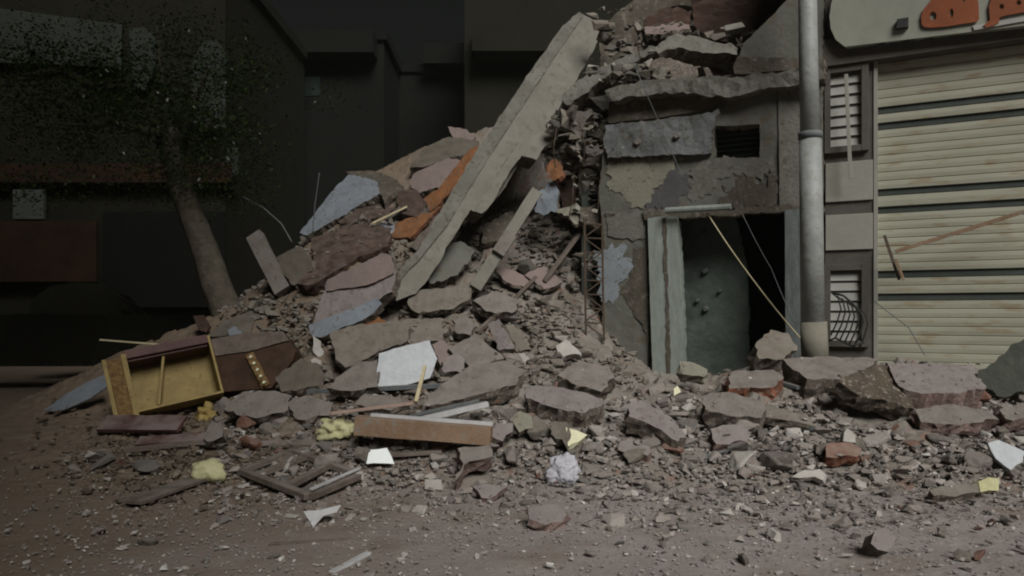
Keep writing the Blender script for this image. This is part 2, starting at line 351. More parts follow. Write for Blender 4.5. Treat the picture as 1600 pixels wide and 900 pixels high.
# ------------------------------------------------------------------ facade plane (shop and the house beside it)
U = Vector((.891, -.454, 0)); NI = Vector((.454, .891, 0)); ZV = Vector((0, 0, 1)); A0 = W(1365, HZ, 9.2); A0.z = 0
C0 = Vector((0, 0, CAMZ))
def FP(px, py, off=0.0):
    """pixel on the facade plane, off = metres in front of it"""
    d = Vector(((px-800)/F, 1, -(py-HZ)/F)); A_ = A0-NI*off; t = NI.dot(A_-C0)/NI.dot(d); return C0+d*t
def fu(px, off=0.0): return (FP(px, HZ, off)-A0).dot(U)
def fz(py, px=1365): return FP(px, py).z
def fslab(name, pts, mats, thick, off, parent=None, **k):
    k.setdefault('rough', .006); k.setdefault('disp', .002)
    A_ = A0-NI*off
    return slab(name, pts, mats, -NI, thick, A=Vector((A_.x, A_.y, 1.5)), parent=parent, **k)
def fbox(mb, u, z, w, m=0): return mb.fbox(A0, U, ZV, NI, u, z, w, m) 
# ================================================================== SETTING
def axis(lo, hi, d0, d1, far):
    a = list(np.arange(lo, hi+1e-6, d0)); s = d1; x = hi
    while x < far: x += s; s *= 1.6; a.append(x)
    s = d1; x = lo
    while x > -far: x -= s; s *= 1.6; a.insert(0, x)
    return np.array(a)
def grid_mesh(name, xs, ys, zf, m):
    X, Y = np.meshgrid(xs, ys); Z = zf(X.ravel(), Y.ravel())
    v = np.stack([X.ravel(), Y.ravel(), Z], 1); nx = len(xs); ny = len(ys)
    i = (np.arange(ny-1)[:, None]*nx+np.arange(nx-1)[None, :]).ravel(); f = np.stack([i, i+1, i+nx+1, i+nx], 1)
    me = bpy.data.meshes.new(name); me.from_pydata(v.tolist(), [], f.tolist()); me.materials.append(M[m])
    for p in me.polygons: p.use_smooth = True
    o = bpy.data.objects.new(name, me); col.objects.link(o); return o
def fb(X, Y, s, H_=.8, oc=4): return np.array([noise.fractal(Vector((x*s, y*s, 3.7)), H_, 2.1, oc) for x, y in zip(X, Y)])
def ground_z(X, Y):
    near = (np.abs(X) < 9.5) & (Y > 2) & (Y < 20); z = np.zeros(len(X))
    z[near] = fb(X[near], Y[near], .7)*.02+fb(X[near], Y[near], 5, .6)*.006-.012
    return z
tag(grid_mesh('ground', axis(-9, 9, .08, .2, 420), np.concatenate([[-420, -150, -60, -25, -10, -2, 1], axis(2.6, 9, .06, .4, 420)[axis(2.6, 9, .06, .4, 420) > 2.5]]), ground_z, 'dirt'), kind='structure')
xs = np.arange(-8.6, 8.6, .055); ys = np.arange(5.6, 17.5, .055)
def heap_z(X, Y):
    h = np.concatenate([Hs(a, b) for a, b in zip(np.array_split(X, 60), np.array_split(Y, 60))])
    k = np.clip(h/.5, 0, 1)
    f1 = fb(X, Y, 1.3, .9, 3)*.10; f2 = np.array([noise.cell(Vector((x*5+y*1.3, y*5, 0)))-.5 for x, y in zip(X, Y)])*.05
    f3 = fb(X, Y, 6, .6, 4)*.035
    z = h-.02+(f1+f2+f3)*k-.06*(1-np.clip((h+.05)/.1, 0, 1))
    return z
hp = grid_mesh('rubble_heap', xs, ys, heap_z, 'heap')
for p in hp.data.polygons: p.use_smooth = False
tag(hp, kind='stuff')
# ------------------------------------------------------------------ unseen block added behind the camera, sized so its shade darkens the left side
bl = empty('apartment_building', (-14, -6, 0), 'unseen tall dark block added behind the camera to shade the left side', 'building')
mb = MB().fbox(Vector((-30, -6, 0)), Vector((1, 0, 0)), Vector((0, -1, 0)), ZV, (0, 30.9), (0, 10), (0, 32)); mb.build('wall', 'far1', bl)
mb = MB()
for i in range(9):
    for j in range(9): mb.fbox(Vector((-29+i*3.4, -5.97, 1+j*3.4)), Vector((1, 0, 0)), Vector((0, -1, 0)), ZV, (0, 1.5), (0, .1), (0, 1.5))
tag(mb.build('window', 'glass', bl), kind='stuff')
# ------------------------------------------------------------------ dark buildings at the back
def fbuild(label, X0, X1, Y, Zt, m, deep=8, wins=(), name='apartment_building', balc=()):
    e = empty(name, ((X0+X1)/2, Y, 0), label, 'building')
    MB().fbox(Vector((X0, Y, -.05)), Vector((1, 0, 0)), Vector((0, 1, 0)), ZV, (0, X1-X0), (0, deep), (0, Zt)).build('wall', m, e)
    MB().fbox(Vector((X0-.15, Y-.15, Zt-.05)), Vector((1, 0, 0)), Vector((0, 1, 0)), ZV, (0, X1-X0+.3), (0, deep), (0, .35)).build('roof', m, e)
    for (a, b, c, d) in wins:
        MB().fbox(Vector((a, Y-.04, c)), Vector((1, 0, 0)), Vector((0, 1, 0)), ZV, (0, b-a), (0, .1), (0, d-c)).build('window', 'glass', e)
    for (a, b, c) in balc:
        MB().fbox(Vector((a, Y-1.0, c)), Vector((1, 0, 0)), Vector((0, 1, 0)), ZV, (0, b-a), (0, .99), (0, .9)).build('balcony', m, e)
    return e
def wx(px, Y): return (px-800)/F*Y
def wz(py, Y): return CAMZ-(py-HZ)/F*Y
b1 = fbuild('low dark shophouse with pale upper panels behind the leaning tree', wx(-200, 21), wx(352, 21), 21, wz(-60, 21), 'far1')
def fpan(px0, px1, py0, py1, Y, m, parent, name, t=.12):
    return MB().fbox(Vector((wx(px0, Y), Y, wz(py1, Y))), Vector((1, 0, 0)), Vector((0, 1, 0)), ZV, (0, wx(px1, Y)-wx(px0, Y)), (0, t), (0, wz(py0, Y)-wz(py1, Y))).build(name, m, parent)
slab('fascia', [(-60,5),(190,38),(190,105),(-60,95)], 'farpale', (0,-1,.05), .15, anchor=(60,60,20.8), rough=0, jit=0, parent=b1, step=1)
slab('shutter', [(202,45),(225,42),(248,60),(240,110),(228,140),(208,140)], 'farpale', (0,-1,.05), .12, anchor=(220,90,20.8), rough=0, jit=.1, parent=b1, step=1)
slab('shutter', [(300,95),(318,64),(338,62),(352,80),(352,200),(300,200)], 'farpale', (0,-1,.05), .12, anchor=(325,90,20.8), rough=0, jit=.1, parent=b1, step=1)
fpan(352, 372, 230, 275, 20.8, 'farpale', b1, 'window')
fpan(20, 68, 296, 342, 20.7, 'farwin', b1, 'window')
fpan(-60, 150, 345, 440, 20.6, 'farred', b1, 'lower_wall')
fpan(-60, 360, 255, 285, 20.6, 'farred', b1, 'ledge')
fpan(160, 352, 330, 480, 20.7, 'far2', b1, 'garage_door')
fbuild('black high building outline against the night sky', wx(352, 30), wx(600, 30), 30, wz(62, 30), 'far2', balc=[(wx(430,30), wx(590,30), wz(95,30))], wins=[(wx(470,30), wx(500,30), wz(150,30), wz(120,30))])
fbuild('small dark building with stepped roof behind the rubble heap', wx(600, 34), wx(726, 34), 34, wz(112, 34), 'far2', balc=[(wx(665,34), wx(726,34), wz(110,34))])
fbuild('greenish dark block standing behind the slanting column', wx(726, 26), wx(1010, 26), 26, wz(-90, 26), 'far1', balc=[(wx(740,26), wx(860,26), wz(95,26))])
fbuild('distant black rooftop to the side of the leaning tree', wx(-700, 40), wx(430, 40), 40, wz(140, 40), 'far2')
# low wall and mounds in the dark left
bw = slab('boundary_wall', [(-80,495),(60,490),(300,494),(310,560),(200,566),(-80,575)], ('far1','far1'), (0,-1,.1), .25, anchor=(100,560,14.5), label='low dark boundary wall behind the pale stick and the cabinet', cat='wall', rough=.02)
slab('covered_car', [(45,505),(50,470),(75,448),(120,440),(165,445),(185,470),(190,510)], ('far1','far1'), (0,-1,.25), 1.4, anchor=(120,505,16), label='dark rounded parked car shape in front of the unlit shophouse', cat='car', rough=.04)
# ================================================================== TREE
tr = empty('street_tree', W(352, 492, 12.6), 'leaning street tree with grey trunk and dark crown overhead', 'tree')
def wob(pts, r, seg, s):
    out = []; n = len(pts)
    for i in range((n-1)*seg+1):
        k = min(i//seg, n-2); t = i/seg-k
        out.append(Vector(pts[k]).lerp(Vector(pts[k+1]), t)+noise.noise_vector(Vector((i*.35, s, 0)))*r)
    return out
tp = wob([W(362, 515, 12.5), W(330, 420, 12.4), W(298, 335, 12.3), W(275, 270, 12.2), W(262, 200, 12.0)], .05, 5, 1.3)
m_ = MB().tube(tp, [.27-.13*i/(len(tp)-1)+random.uniform(-.012, .012) for i in range(len(tp))], 12)
m_.build('trunk', 'bark', tr, smooth=True)
cl = []
for (a, b) in (((275,270,12.2),(180,120,11.6)),((275,270,12.2),(330,90,12.6)),((262,215,12),(90,200,11)),((265,230,12.1),(240,40,12.4)),((180,150,11.7),(20,120,10.8)),((270,250,12.1),(380,180,12.8))):
    P = wob([W(*a), (W(*a)+W(*b))/2+Vector((0, 0, .2)), W(*b)], .12, 4, a[0]+b[0])
    MB().tube(P, [.09-.07*i/(len(P)-1) for i in range(len(P))], 7).build('limb', 'barkd', tr, smooth=True); cl += P[3:]
lv = []; lf = []
cents = [p+Vector((random.gauss(0, .5), random.gauss(0, .6), random.gauss(-.1, .45))) for p in cl for _ in range(4)]
cents += [W(random.uniform(215, 335), random.uniform(215, 300), random.uniform(11.6, 12.1)) for _ in range(16)]
cents += [W(random.uniform(0, 400), random.uniform(70, 330), random.uniform(10.8, 13)) for _ in range(50)]
for c in cents:
    for _ in range(120):
        p = c+Vector((random.gauss(0, .24), random.gauss(0, .24), random.gauss(0, .17)))
        a = Vector((random.uniform(-1, 1), random.uniform(-1, 1), random.uniform(-.6, .6))).normalized()*random.uniform(.02, .04)
        b = a.cross(Vector((random.uniform(-1, 1), random.uniform(-1, 1), 1))).normalized()*a.length*.5
        i = len(lv); lv += [p-a, p+b, p+a, p-b]; lf.append((i, i+1, i+2, i+3))
me = bpy.data.meshes.new('crown'); o0 = parent_world(tr); me.from_pydata([v-o0 for v in lv], [], lf); link('crown', me, 'leaf', o0, tr)
# ================================================================== DAMAGED HOUSE
dh = empty('damaged_house', FP(1130, 590), 'grey plastered house front torn open at its edge beside the shop', 'house')
fslab('wall', [(942,245),(960,150),(1000,125),(1250,112),(1286,112),(1286,600),(1228,600),(1228,322),(1012,336),(1012,600),(946,600),(940,480),(944,380),(936,300)], ('wall','core'), .28, 0, dh, holes=[[(1115,197),(1187,194),(1187,246),(1117,247)]], rough=.02, disp=.012, jit=.5)
fslab('upper_wall', [(1152,92),(1162,68),(1200,30),(1232,-2),(1270,-60),(1286,-60),(1286,100),(1155,107)], ('wall','core'), .26, .02, dh, rough=.015)
fslab('ledge', [(945,142),(985,130),(1060,128),(1150,120),(1250,106),(1288,104),(1288,122),(1250,132),(1200,136),(1140,152),(1060,146),(1000,150),(955,158)], ('ledge','core'), .45, .24, dh, rough=.03, disp=.03, jit=.9)
fslab('floor_edge', [(1145,105),(1152,88),(1288,92),(1288,104),(1148,116)], ('wallb','core'), .3, .16, dh, rough=.02)
fslab('plaster_beam', [(945,196),(985,192),(1040,186),(1105,176),(1124,170),(1118,192),(1112,208),(1110,240),(1020,243),(950,247),(942,225)], ('bbeam','core'), .1, .09, dh, rough=.02, disp=.02, jit=.8)
fslab('brown_band', [(952,158),(1060,150),(1140,156),(1130,168),(1040,182),(950,192)], ('wallb','core'), .05, .03, dh, rough=.01)  # flat brown sheet proud of the wall, a darker band below the ledge
fslab('ochre_patch', [(948,252),(1020,247),(1068,248),(1050,268),(1035,280),(1018,305),(1000,328),(985,318),(975,302),(950,298)], ('ydecay','core'), .02, .012, dh, edge=.10, jit=.8, step=.04)
fslab('slate_patch', [(1060,262),(1075,275),(1076,300),(1060,322),(1012,332),(1008,318),(1022,300),(1035,275)], ('gdecay','core'), .02, .012, dh, edge=.10, jit=.8, step=.04)
fslab('pale_patch', [(930,392),(952,382),(978,385),(987,405),(982,430),(965,450),(958,474),(942,470),(936,430)], ('bdecay','core'), .02, .012, dh, edge=.10, jit=.8, step=.04)
fslab('lower_patch', [(946,330),(1006,336),(1008,370),(990,376),(950,368)], ('ledge','core'), .03, .02, dh, edge=.08, step=.04)
fslab('lower_patch', [(990,386),(1010,384),(1010,520),(985,480),(966,456),(986,432)], ('wallb','core'), .02, .014, dh, edge=.10, step=.04)
fslab('wall_pier', [(1216,136),(1250,134),(1286,134),(1286,326),(1218,326)], ('ledge','core'), .05, .03, dh, edge=.012)
fslab('dirt_stain', [(1130,292),(1150,280),(1185,286),(1214,278),(1215,318),(1160,322),(1120,326)], ('wallb','wallb'), .012, .010, dh, edge=.12, jit=1, step=.04)
fslab('light_patch', [(1075,262),(1110,252),(1200,254),(1212,270),(1180,280),(1140,276),(1110,300),(1080,318),(1078,290)], ('ledge','ledge'), .012, .008, dh, edge=.10, jit=1, step=.04)
for (x, y, r) in ((997, 222, .055), (1058, 212, .05)):
    p = FP(x, y, .1); MB().tube([p+NI*.05, p-NI*.05], [r, r*.8], 10).build('bolt', 'conc', dh, smooth=False)
# window
wn = empty('window', FP(1151, 246), None, None); wn.parent = dh; wn.location = FP(1151, 246)-Vector(dh.location)
def fquad(mb, x0, x1, y0, y1, w, m=0):
    zc0 = FP((x0+x1)/2, y1).z; zc1 = FP((x0+x1)/2, y0).z; return fbox(mb, (fu(x0), fu(x1)), (zc0, zc1), w, m)
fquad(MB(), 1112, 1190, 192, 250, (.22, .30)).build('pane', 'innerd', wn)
mb = MB()
zs0 = FP(1151, 246).z; zs1 = FP(1151, 196).z
for k in range(6):
    z = zs0+(zs1-zs0)*(k+.5)/6; a = Vector(A0)+U*fu(1114)+ZV*z; mb.fbox(a, U, (NI*.6-ZV*.5).normalized(), (ZV*.6+NI*.5).normalized(), (0, fu(1189)-fu(1114)), (.10, .19), (0, .006))
mb.build('louvre', 'glass', wn)
for a_, b_ in ((1113, 1117), (1186, 1189)): mb = MB(); fquad(mb, a_, b_, 195, 248, (.02, .2)); mb.build('jamb', 'dmetal', wn)
# doorway
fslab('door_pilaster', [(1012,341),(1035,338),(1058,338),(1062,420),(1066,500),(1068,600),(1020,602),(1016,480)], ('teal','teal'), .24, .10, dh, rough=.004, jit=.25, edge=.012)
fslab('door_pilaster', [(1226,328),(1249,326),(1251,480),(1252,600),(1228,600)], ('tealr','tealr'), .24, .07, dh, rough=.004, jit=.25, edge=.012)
fslab('pilaster_groove', [(1035,340),(1041,340),(1048,585),(1042,585)], ('wallb','wallb'), .012, .108, dh, rough=0, jit=.6)
fslab('lintel', [(1005,326),(1100,330),(1226,320),(1250,322),(1250,330),(1226,331),(1100,339),(1008,344)], ('wallb','core'), .2, .06, dh, rough=.02, jit=.8)
# room behind the doorway
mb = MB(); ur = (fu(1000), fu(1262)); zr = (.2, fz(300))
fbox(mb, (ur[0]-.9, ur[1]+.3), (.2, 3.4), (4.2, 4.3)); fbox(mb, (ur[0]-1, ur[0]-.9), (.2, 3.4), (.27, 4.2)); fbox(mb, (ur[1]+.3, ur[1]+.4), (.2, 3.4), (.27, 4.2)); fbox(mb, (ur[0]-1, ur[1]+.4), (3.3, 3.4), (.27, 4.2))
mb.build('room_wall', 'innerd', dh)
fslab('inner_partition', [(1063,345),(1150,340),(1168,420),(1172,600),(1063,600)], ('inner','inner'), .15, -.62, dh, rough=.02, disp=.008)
for (x, y, s) in ((1100, 368, .05), (1102, 424, .05), (1090, 470, .035), (1125, 455, .03), (1103, 483, .05)):
    p = FP(x, y, -.60); MB().tube([p, p-NI*.06], [s, s*.6], 7).build('plaster_lump', 'gmetal', dh)
# side wall, floor and roof of the house going back
mb = MB(); fbox(mb, (fu(1262)-.05, fu(1262)+.12), (-.1, 7), (.3, 7)); mb.build('side_wall', 'wallb', dh)
mb = MB(); fbox(mb, (fu(946), fu(1262)-.06), (fz(140)-.1, fz(140)+.12), (.3, 6)); mb.build('floor_slab', 'wallb', dh)
fslab('back_wall', [(1000,-60),(1290,-60),(1290,140),(980,140)], ('redear','core'), .2, -2.5, dh, rough=.03, disp=.03, jit=1)
# hanging broken pieces of the upper floor
HG = 'torn concrete pieces hanging on the house'
def piece(pts, m, n, t, Y, label, name='broken_slab', **k):
    k.setdefault('rough', .03); k.setdefault('disp', .02); k.setdefault('jit', 1.2)
    cx = sum(p[0] for p in pts)/len(pts); cy = sum(p[1] for p in pts)/len(pts)
    return slab(name, pts, m, n, t, anchor=(cx, cy, Y), label=label, cat='concrete slab', group=HG, lift=0, **k)
piece([(878,152),(900,128),(940,104),(985,84),(1015,72),(1030,82),(985,98),(945,122),(915,148),(885,165)], ('ledge','core'), (-.3,-.9,.3), .35, 11.2, 'long curved pale concrete strip sagging beside the slanting column top')
piece([(1012,80),(1030,66),(1060,52),(1100,58),(1150,74),(1152,86),(1110,84),(1060,76),(1030,84)], ('ledge','core'), (-.1,-.8,.5), .3, 11.0, 'sagging brown concrete lip above the long dark gap')
piece([(990,102),(1030,92),(1075,98),(1110,108),(1108,122),(1050,126),(995,126),(975,118)], ('core','core'), (-.3,-.8,.4), .4, 10.9, 'crumbled brown ledge piece under the dark gap')
piece([(1005,30),(1040,10),(1080,18),(1080,40),(1040,46),(1008,48)], ('redear','core'), (-.1,-.9,.3), .5, 11.6, 'reddish brown broken masonry at the very top of the house')
piece([(1080,8),(1150,-30),(1230,-20),(1215,15),(1160,60),(1150,72),(1100,56),(1082,40)], ('redear','core'), (-.2,-.9,.3), .5, 12.2, 'dark red torn masonry under the white wall edge')
piece([(938,40),(1000,-10),(1060,-40),(1080,8),(1040,12),(1005,32),(1008,50),(1060,50),(1012,78),(960,95),(938,110)], ('wallb','core'), (-.2,-.9,.2), .5, 12.6, 'dark brown broken masonry mass behind the column head')
piece([(1005,44),(1030,38),(1078,36),(1078,44),(1040,52),(1010,52)], ('pink','core'), (-.1,-.6,.7), .1, 11.4, 'thin pinkish floor edge near the roof of the torn house')
piece([(900,170),(940,150),(955,160),(945,200),(935,215),(905,205),(890,190)], ('wallb','core'), (-.3,-.9,.1), .4, 11.6, 'dark crumbling lump beside the pale curved strip')
piece([(884,180),(902,172),(925,178),(915,195),(912,232),(902,235),(896,205),(885,200)], ('conc','core'), (-.3,-.9,.1), .15, 11.3, 'small hammer shaped concrete remnant dangling beside the column')
piece([(862,196),(900,188),(908,212),(880,220),(870,240),(850,236),(838,214)], ('wallb','core'), (-.4,-.8,.3), .3, 11.7, 'jagged olive brown lump touching the slanting column')
piece([(908,248),(945,240),(948,330),(930,350),(905,320),(904,280)], ('wallb','core'), (-.3,-.95,.1), .3, 11.5, 'tall brown torn wall strip beside the ochre plaster')
piece([(870,252),(905,246),(906,330),(880,330),(872,300)], ('redear','core'), (-.3,-.95,.1), .3, 11.8, 'reddish wall strip hanging in the shade of the column')
piece([(855,288),(870,282),(874,330),(850,336),(836,332),(842,305)], ('blue','core'), (-.3,-.95,.1), .08, 11.4, 'small pale blue panel hanging at the top of the thin post')
piece([(905,325),(945,312),(975,330),(1000,345),(1004,375),(960,372),(925,352),(905,345)], ('wallb','core'), (-.3,-.9,.3), .3, 10.9, 'grey brown plaster block above the lattice mast')
piece([(868,330),(900,318),(932,345),(900,350)], ('ydecay','core'), (-.2,-.8,.5), .08, 11.2, 'thin yellowish shard below the pale blue panel')
piece([(855,262),(862,248),(878,255),(880,275),(866,283),(858,275)], ('orange','brick'), (-.3,-.9,.2), .12, 11.3, 'small orange brick lump above the pale blue panel')
piece([(850,240),(900,236),(935,246),(940,262),(880,258),(852,262)], ('core','core'), (-.3,-.9,.3), .3, 11.6, 'crumbly ledge of broken masonry below the jagged lump')
# wires
def wire(label, pts, r, m='rust', sag=0, cat='wire', name='cable'):
    P = []
    for i in range(len(pts)-1):
        a, b = pts[i], pts[i+1]
        for k in range(8): t = k/8; P.append(a.lerp(b, t)-ZV*sag*math.sin(math.pi*t))
    P.append(pts[-1]); o = MB().tube(P, r, 5).build(name, m, smooth=True); return tag(o, label, cat)
wire('thin grey wire hanging down across the house front', [FP(985, 85, .3), FP(1005, 135, .55), FP(1030, 192, .3), FP(1068, 280, .12)], .006, 'gmetal')
wire('pale taut cable crossing the dark doorway', [FP(1105, 333, .15), FP(1175, 435, .3), FP(1252, 530, .25)], .010, 'lath', .02)
wire('thin dark cable inside the doorway near its jamb', [FP(1160, 335, .1), FP(1205, 420, .15), FP(1242, 505, .2)], .007, 'gmetal', .02)
MB().tube([FP(1040, 329, .22), FP(1142, 323, .22)], .042, 10).build('lamp_tube', 'pvc')
tag(bpy.data.objects['lamp_tube'], 'unlit whitish tube lying along the doorway lintel', 'lamp tube'); bpy.data.objects['lamp_tube'].data.materials[0] = M['teal']
# lattice mast
lm = empty('lattice_mast', W(927, 530, 10.35), 'narrow rusty lattice mast standing before the torn wall', 'mast')
Yb = 10.35
for x in (913, 941): MB().tube([W(x, 340, Yb), W(x+1, 440, Yb), W(x+3, 532, Yb)], .017, 6).build('upright', 'rust', lm)
k = 0
for y in range(350, 525, 22):
    MB().tube([W(913, y, Yb), W(941, y+1, Yb)], .011, 5).build('rung', 'rust', lm)
    a, b = ((913, 941) if k % 2 else (941, 913)); MB().tube([W(a, y, Yb-.01), W(b, y+21, Yb-.01)], .010, 5).build('brace', 'rust', lm); k += 1
# ================================================================== SHOP
sh = empty('shop', A0.copy(), 'shop front with cream roller shutter and orange lettered sign', 'shop')
mb = MB(); fbox(mb, (fu(1290), 5.5), (-.05, 9), (.45, 6)); mb.build('wall', 'frame', sh)
u0 = fu(1288); u1 = 0.0
mb = MB(); fbox(mb, (u0, u1), (-.05, 9), (.12, .45)); mb.build('pilaster', 'frame', sh)
def Z_(y): return 1.5+(HZ-y)/125.65
# shutter curtain
bands = [(168, .08), (193, .08), (298, .075), (326, .075), (428, .08), (464, .08)]
bz = [(Z_(y), h) for y, h in bands]
prof = []; z = .25; top = 4.66
ub0, ub1 = .0, 5.0
mb = MB(); segs = sorted(bz); edges = [.25]; 
for zc, h in segs: edges += [zc-h/2, zc+h/2]
edges.append(top)
nU = 60
us = [ub0+(ub1-ub0)*i/nU for i in range(nU+1)]
def strip(z0, z1, wfun, m):
    for i in range(nU):
        a = A0+U*us[i]; b = A0+U*us[i+1]
        ja = noise.noise(Vector((us[i]*1.1, z0*2, 0)))*.012; jb = noise.noise(Vector((us[i+1]*1.1, z0*2, 0)))*.012
        ka = noise.noise(Vector((us[i]*1.1, z1*2, 0)))*.012; kb = noise.noise(Vector((us[i+1]*1.1, z1*2, 0)))*.012
        mb.add([a+ZV*z0+NI*(wfun[0]+ja), b+ZV*z0+NI*(wfun[0]+jb), b+ZV*z1+NI*(wfun[1]+kb), a+ZV*z1+NI*(wfun[1]+ka)], [(0, 1, 2, 3)], m)
for q in range(len(edges)-1):
    z0, z1 = edges[q], edges[q+1]
    if q % 2 == 1: strip(z0, z0+.001, (.20, .222), 1); strip(z0+.001, z1-.001, (.222, .222), 1); strip(z1-.001, z1, (.222, .20), 1); continue
    ns = max(1, round((z1-z0)/.112)); hh = (z1-z0)/ns
    for s_ in range(ns):
        a = z0+hh*s_
        for (t0, t1, w0, w1) in ((0, .07, .214, .204), (.07, .5, .204, .200), (.5, .90, .200, .204), (.90, 1, .204, .214)): strip(a+hh*t0, a+hh*t1, (w0, w1), 0)
mb.build('roller_shutter', ['shut', 'band'], sh)
mb = MB(); fbox(mb, (0, .045), (.2, 4.68), (.10, .3)); mb.build('guide_rail', 'panel', sh)
mb = MB(); fbox(mb, (u0-.02, 5.3), (4.66, Z_(50)), (.0, .45)); mb.build('lintel', 'frame', sh)
# light panels and grilles
upx = (fu(1292), fu(1357)); 
mb = MB(); fbox(mb, (fu(1289), -.01), (Z_(310), Z_(247)), (.085, .125)); mb.build('panel', 'panel', sh, bevel=.006)
mb = MB(); fbox(mb, (fu(1289), -.01), (Z_(388), Z_(331)), (.085, .125)); mb.build('panel', 'panel', sh, bevel=.006)
for (ya, yb, nsl) in ((104, 222, 7), (421, 533, 7)):
    gr = empty('grille', A0+U*fu(1320)+ZV*Z_(yb), None, None); gr.parent = sh; gr.location = U*fu(1320)+ZV*Z_(yb)
    ua, ub = fu(1297), fu(1346); za, zb = Z_(yb), Z_(ya)
    mb = MB(); fbox(mb, (ua-.07, ua), (za-.08, zb+.08), (.04, .13)); fbox(mb, (ub, ub+.08), (za-.08, zb+.08), (.04, .13)); fbox(mb, (ua, ub), (za-.08, za), (.045, .13)); fbox(mb, (ua, ub), (zb, zb+.08), (.045, .13))
    mb.build('frame', 'frame', gr, bevel=.004)
    hs = (zb-za)/nsl
    for i in range(nsl):
        mb = MB(); mb.fbox(A0+U*ua+ZV*(za+hs*i)+NI*.10, U, (NI*.97-ZV*.2).normalized(), (ZV*.97+NI*.2).normalized(), (0, ub-ua), (0, .012), (0, hs*.76)); mb.build('slat', 'slat', gr)
bar('hanging_rod', FP(1322, 116, .12), FP(1329, 279, .12), .045, .02, 'panel', up=NI, label='pale thin rod hanging down over the upper grille', cat='rod')
# sign
sg = empty('shop_sign', A0+U*1.5+ZV*4.95, 'pale shop sign with orange lettering above the shutter', 'sign')
A0s = A0-NI*.12
def sslab(name, pts, m, t, off, **k): return fslab(name, pts, (m, m), t, off, sg, rough=0, jit=.0, disp=0, **k)
sslab('board', [(1320,73),(1306,62),(1298,45),(1296,25),(1299,5),(1308,-25),(1330,-60),(1700,-110),(1700,28)], 'signm', .10, .12)
def circ(cx, cy, rx, ry, n=10): return [(cx+rx*math.cos(2*math.pi*k/n), cy+ry*math.sin(2*math.pi*k/n)) for k in range(n)]
sslab('lettering', [(1440,38),(1439,26),(1443,14),(1452,4),(1462,-12),(1480,-22),(1500,-20),(1516,-24),(1524,-12),(1529,4),(1530,30),(1527,34),(1505,37),(1480,41),(1455,43),(1444,42)], 'letter', .03, .152, step=.05, holes=[circ(1458, 25, 5.5, 7), circ(1487, 20, 3, 7), circ(1506, -5, 3, 8)])
sslab('lettering', [(1536,40),(1547,31),(1545,10),(1551,-8),(1575,-20),(1620,-30),(1650,-30),(1650,12),(1620,14),(1598,19),(1572,24),(1562,27),(1561,35),(1552,40),(1542,43)], 'letter', .03, .152, step=.05, holes=[circ(1565, 10, 4, 4), circ(1592, 4, 4, 4)])
sslab('lettering_base', [(1520,40),(1560,33),(1600,26),(1650,18),(1650,24),(1600,33),(1560,40),(1522,47)], 'slat', .02, .14, step=.05)
mb = MB(); fbox(mb, (fu(1401), fu(1419)), (Z_(58)+.0, Z_(44)), (-.19, -.12)); 
o = mb.build('sign_bracket', 'dmetal'); tag(o, 'small dark square box fixed at the sign foot', 'bracket')  # dark square bracket, carries no light
# pole
pl = empty('street_pole', W(1273, 560, 8.75), 'tall galvanised steel pole standing before the house front', 'pole')
Yp = 8.75
P = [W(1270, 505, Yp), W(1268, 350, Yp), W(1266, 212, Yp)]; MB().tube(P, [.135, .132, .125], 24).build('shaft', 'pole', pl, smooth=True)
P = [W(1266, 214, Yp), W(1263, 90, Yp), W(1260, -150, Yp)]; MB().tube(P, [.112, .108, .098], 24).build('upper_shaft', 'pole', pl, smooth=True)
MB().tube([W(1266, 217, Yp), W(1266, 207, Yp)], .137, 24).build('collar', 'gmetal', pl, smooth=True)
MB().tube([W(1274, 572, Yp), W(1271, 503, Yp)], [.155, .150], 20).build('footing', 'foot', pl, smooth=True)
# bent black railing
rl = empty('bent_railing', FP(1325, 545, .35), 'bent black iron railing curling up beside the pole', 'railing')
def fw(x, y, o_=.35): return FP(x, y, o_)
for k in range(7):
    x0 = 1300+k*7; y0 = 458+k*4
    MB().tube([fw(x0, y0), fw(x0+10, y0+8), fw(x0+14, y0+25), fw(x0+8, y0+45), fw(x0-2, y0+66)], .010, 5).build('bar', 'dmetal', rl, smooth=True)
MB().tube([fw(1302, 458), fw(1318, 462), fw(1332, 474), fw(1346, 492)], .014, 5).build('rail', 'dmetal', rl, smooth=True)
MB().tube([fw(1290, 535), fw(1305, 528), fw(1330, 540), fw(1350, 535)], .014, 5).build('rail', 'dmetal', rl, smooth=True)
# sticks and streak at the shutter
bar('broken_stick', FP(1382, 368, .12), FP(1405, 437, .25), .035, .03, 'rust', up=NI, label='short dark broken stick caught on the shutter', cat='stick')
bar('bent_rod', FP(1399, 393, .2), FP(1640, 318, .22), .045, .02, 'wood', up=NI, label='long rusty brown rod slanting across the shutter', cat='rod', bend=.02)
bar('small_stick', FP(1400, 405, .26), FP(1412, 438, .3), .03, .02, 'wood', up=NI, label='tiny brown stick hanging under the slanting rod end', cat='stick')
wire('thin wire trailing down the lower shutter', [FP(1365, 470, .05), FP(1420, 512, .08), FP(1445, 555, .1)], .006, 'gmetal')
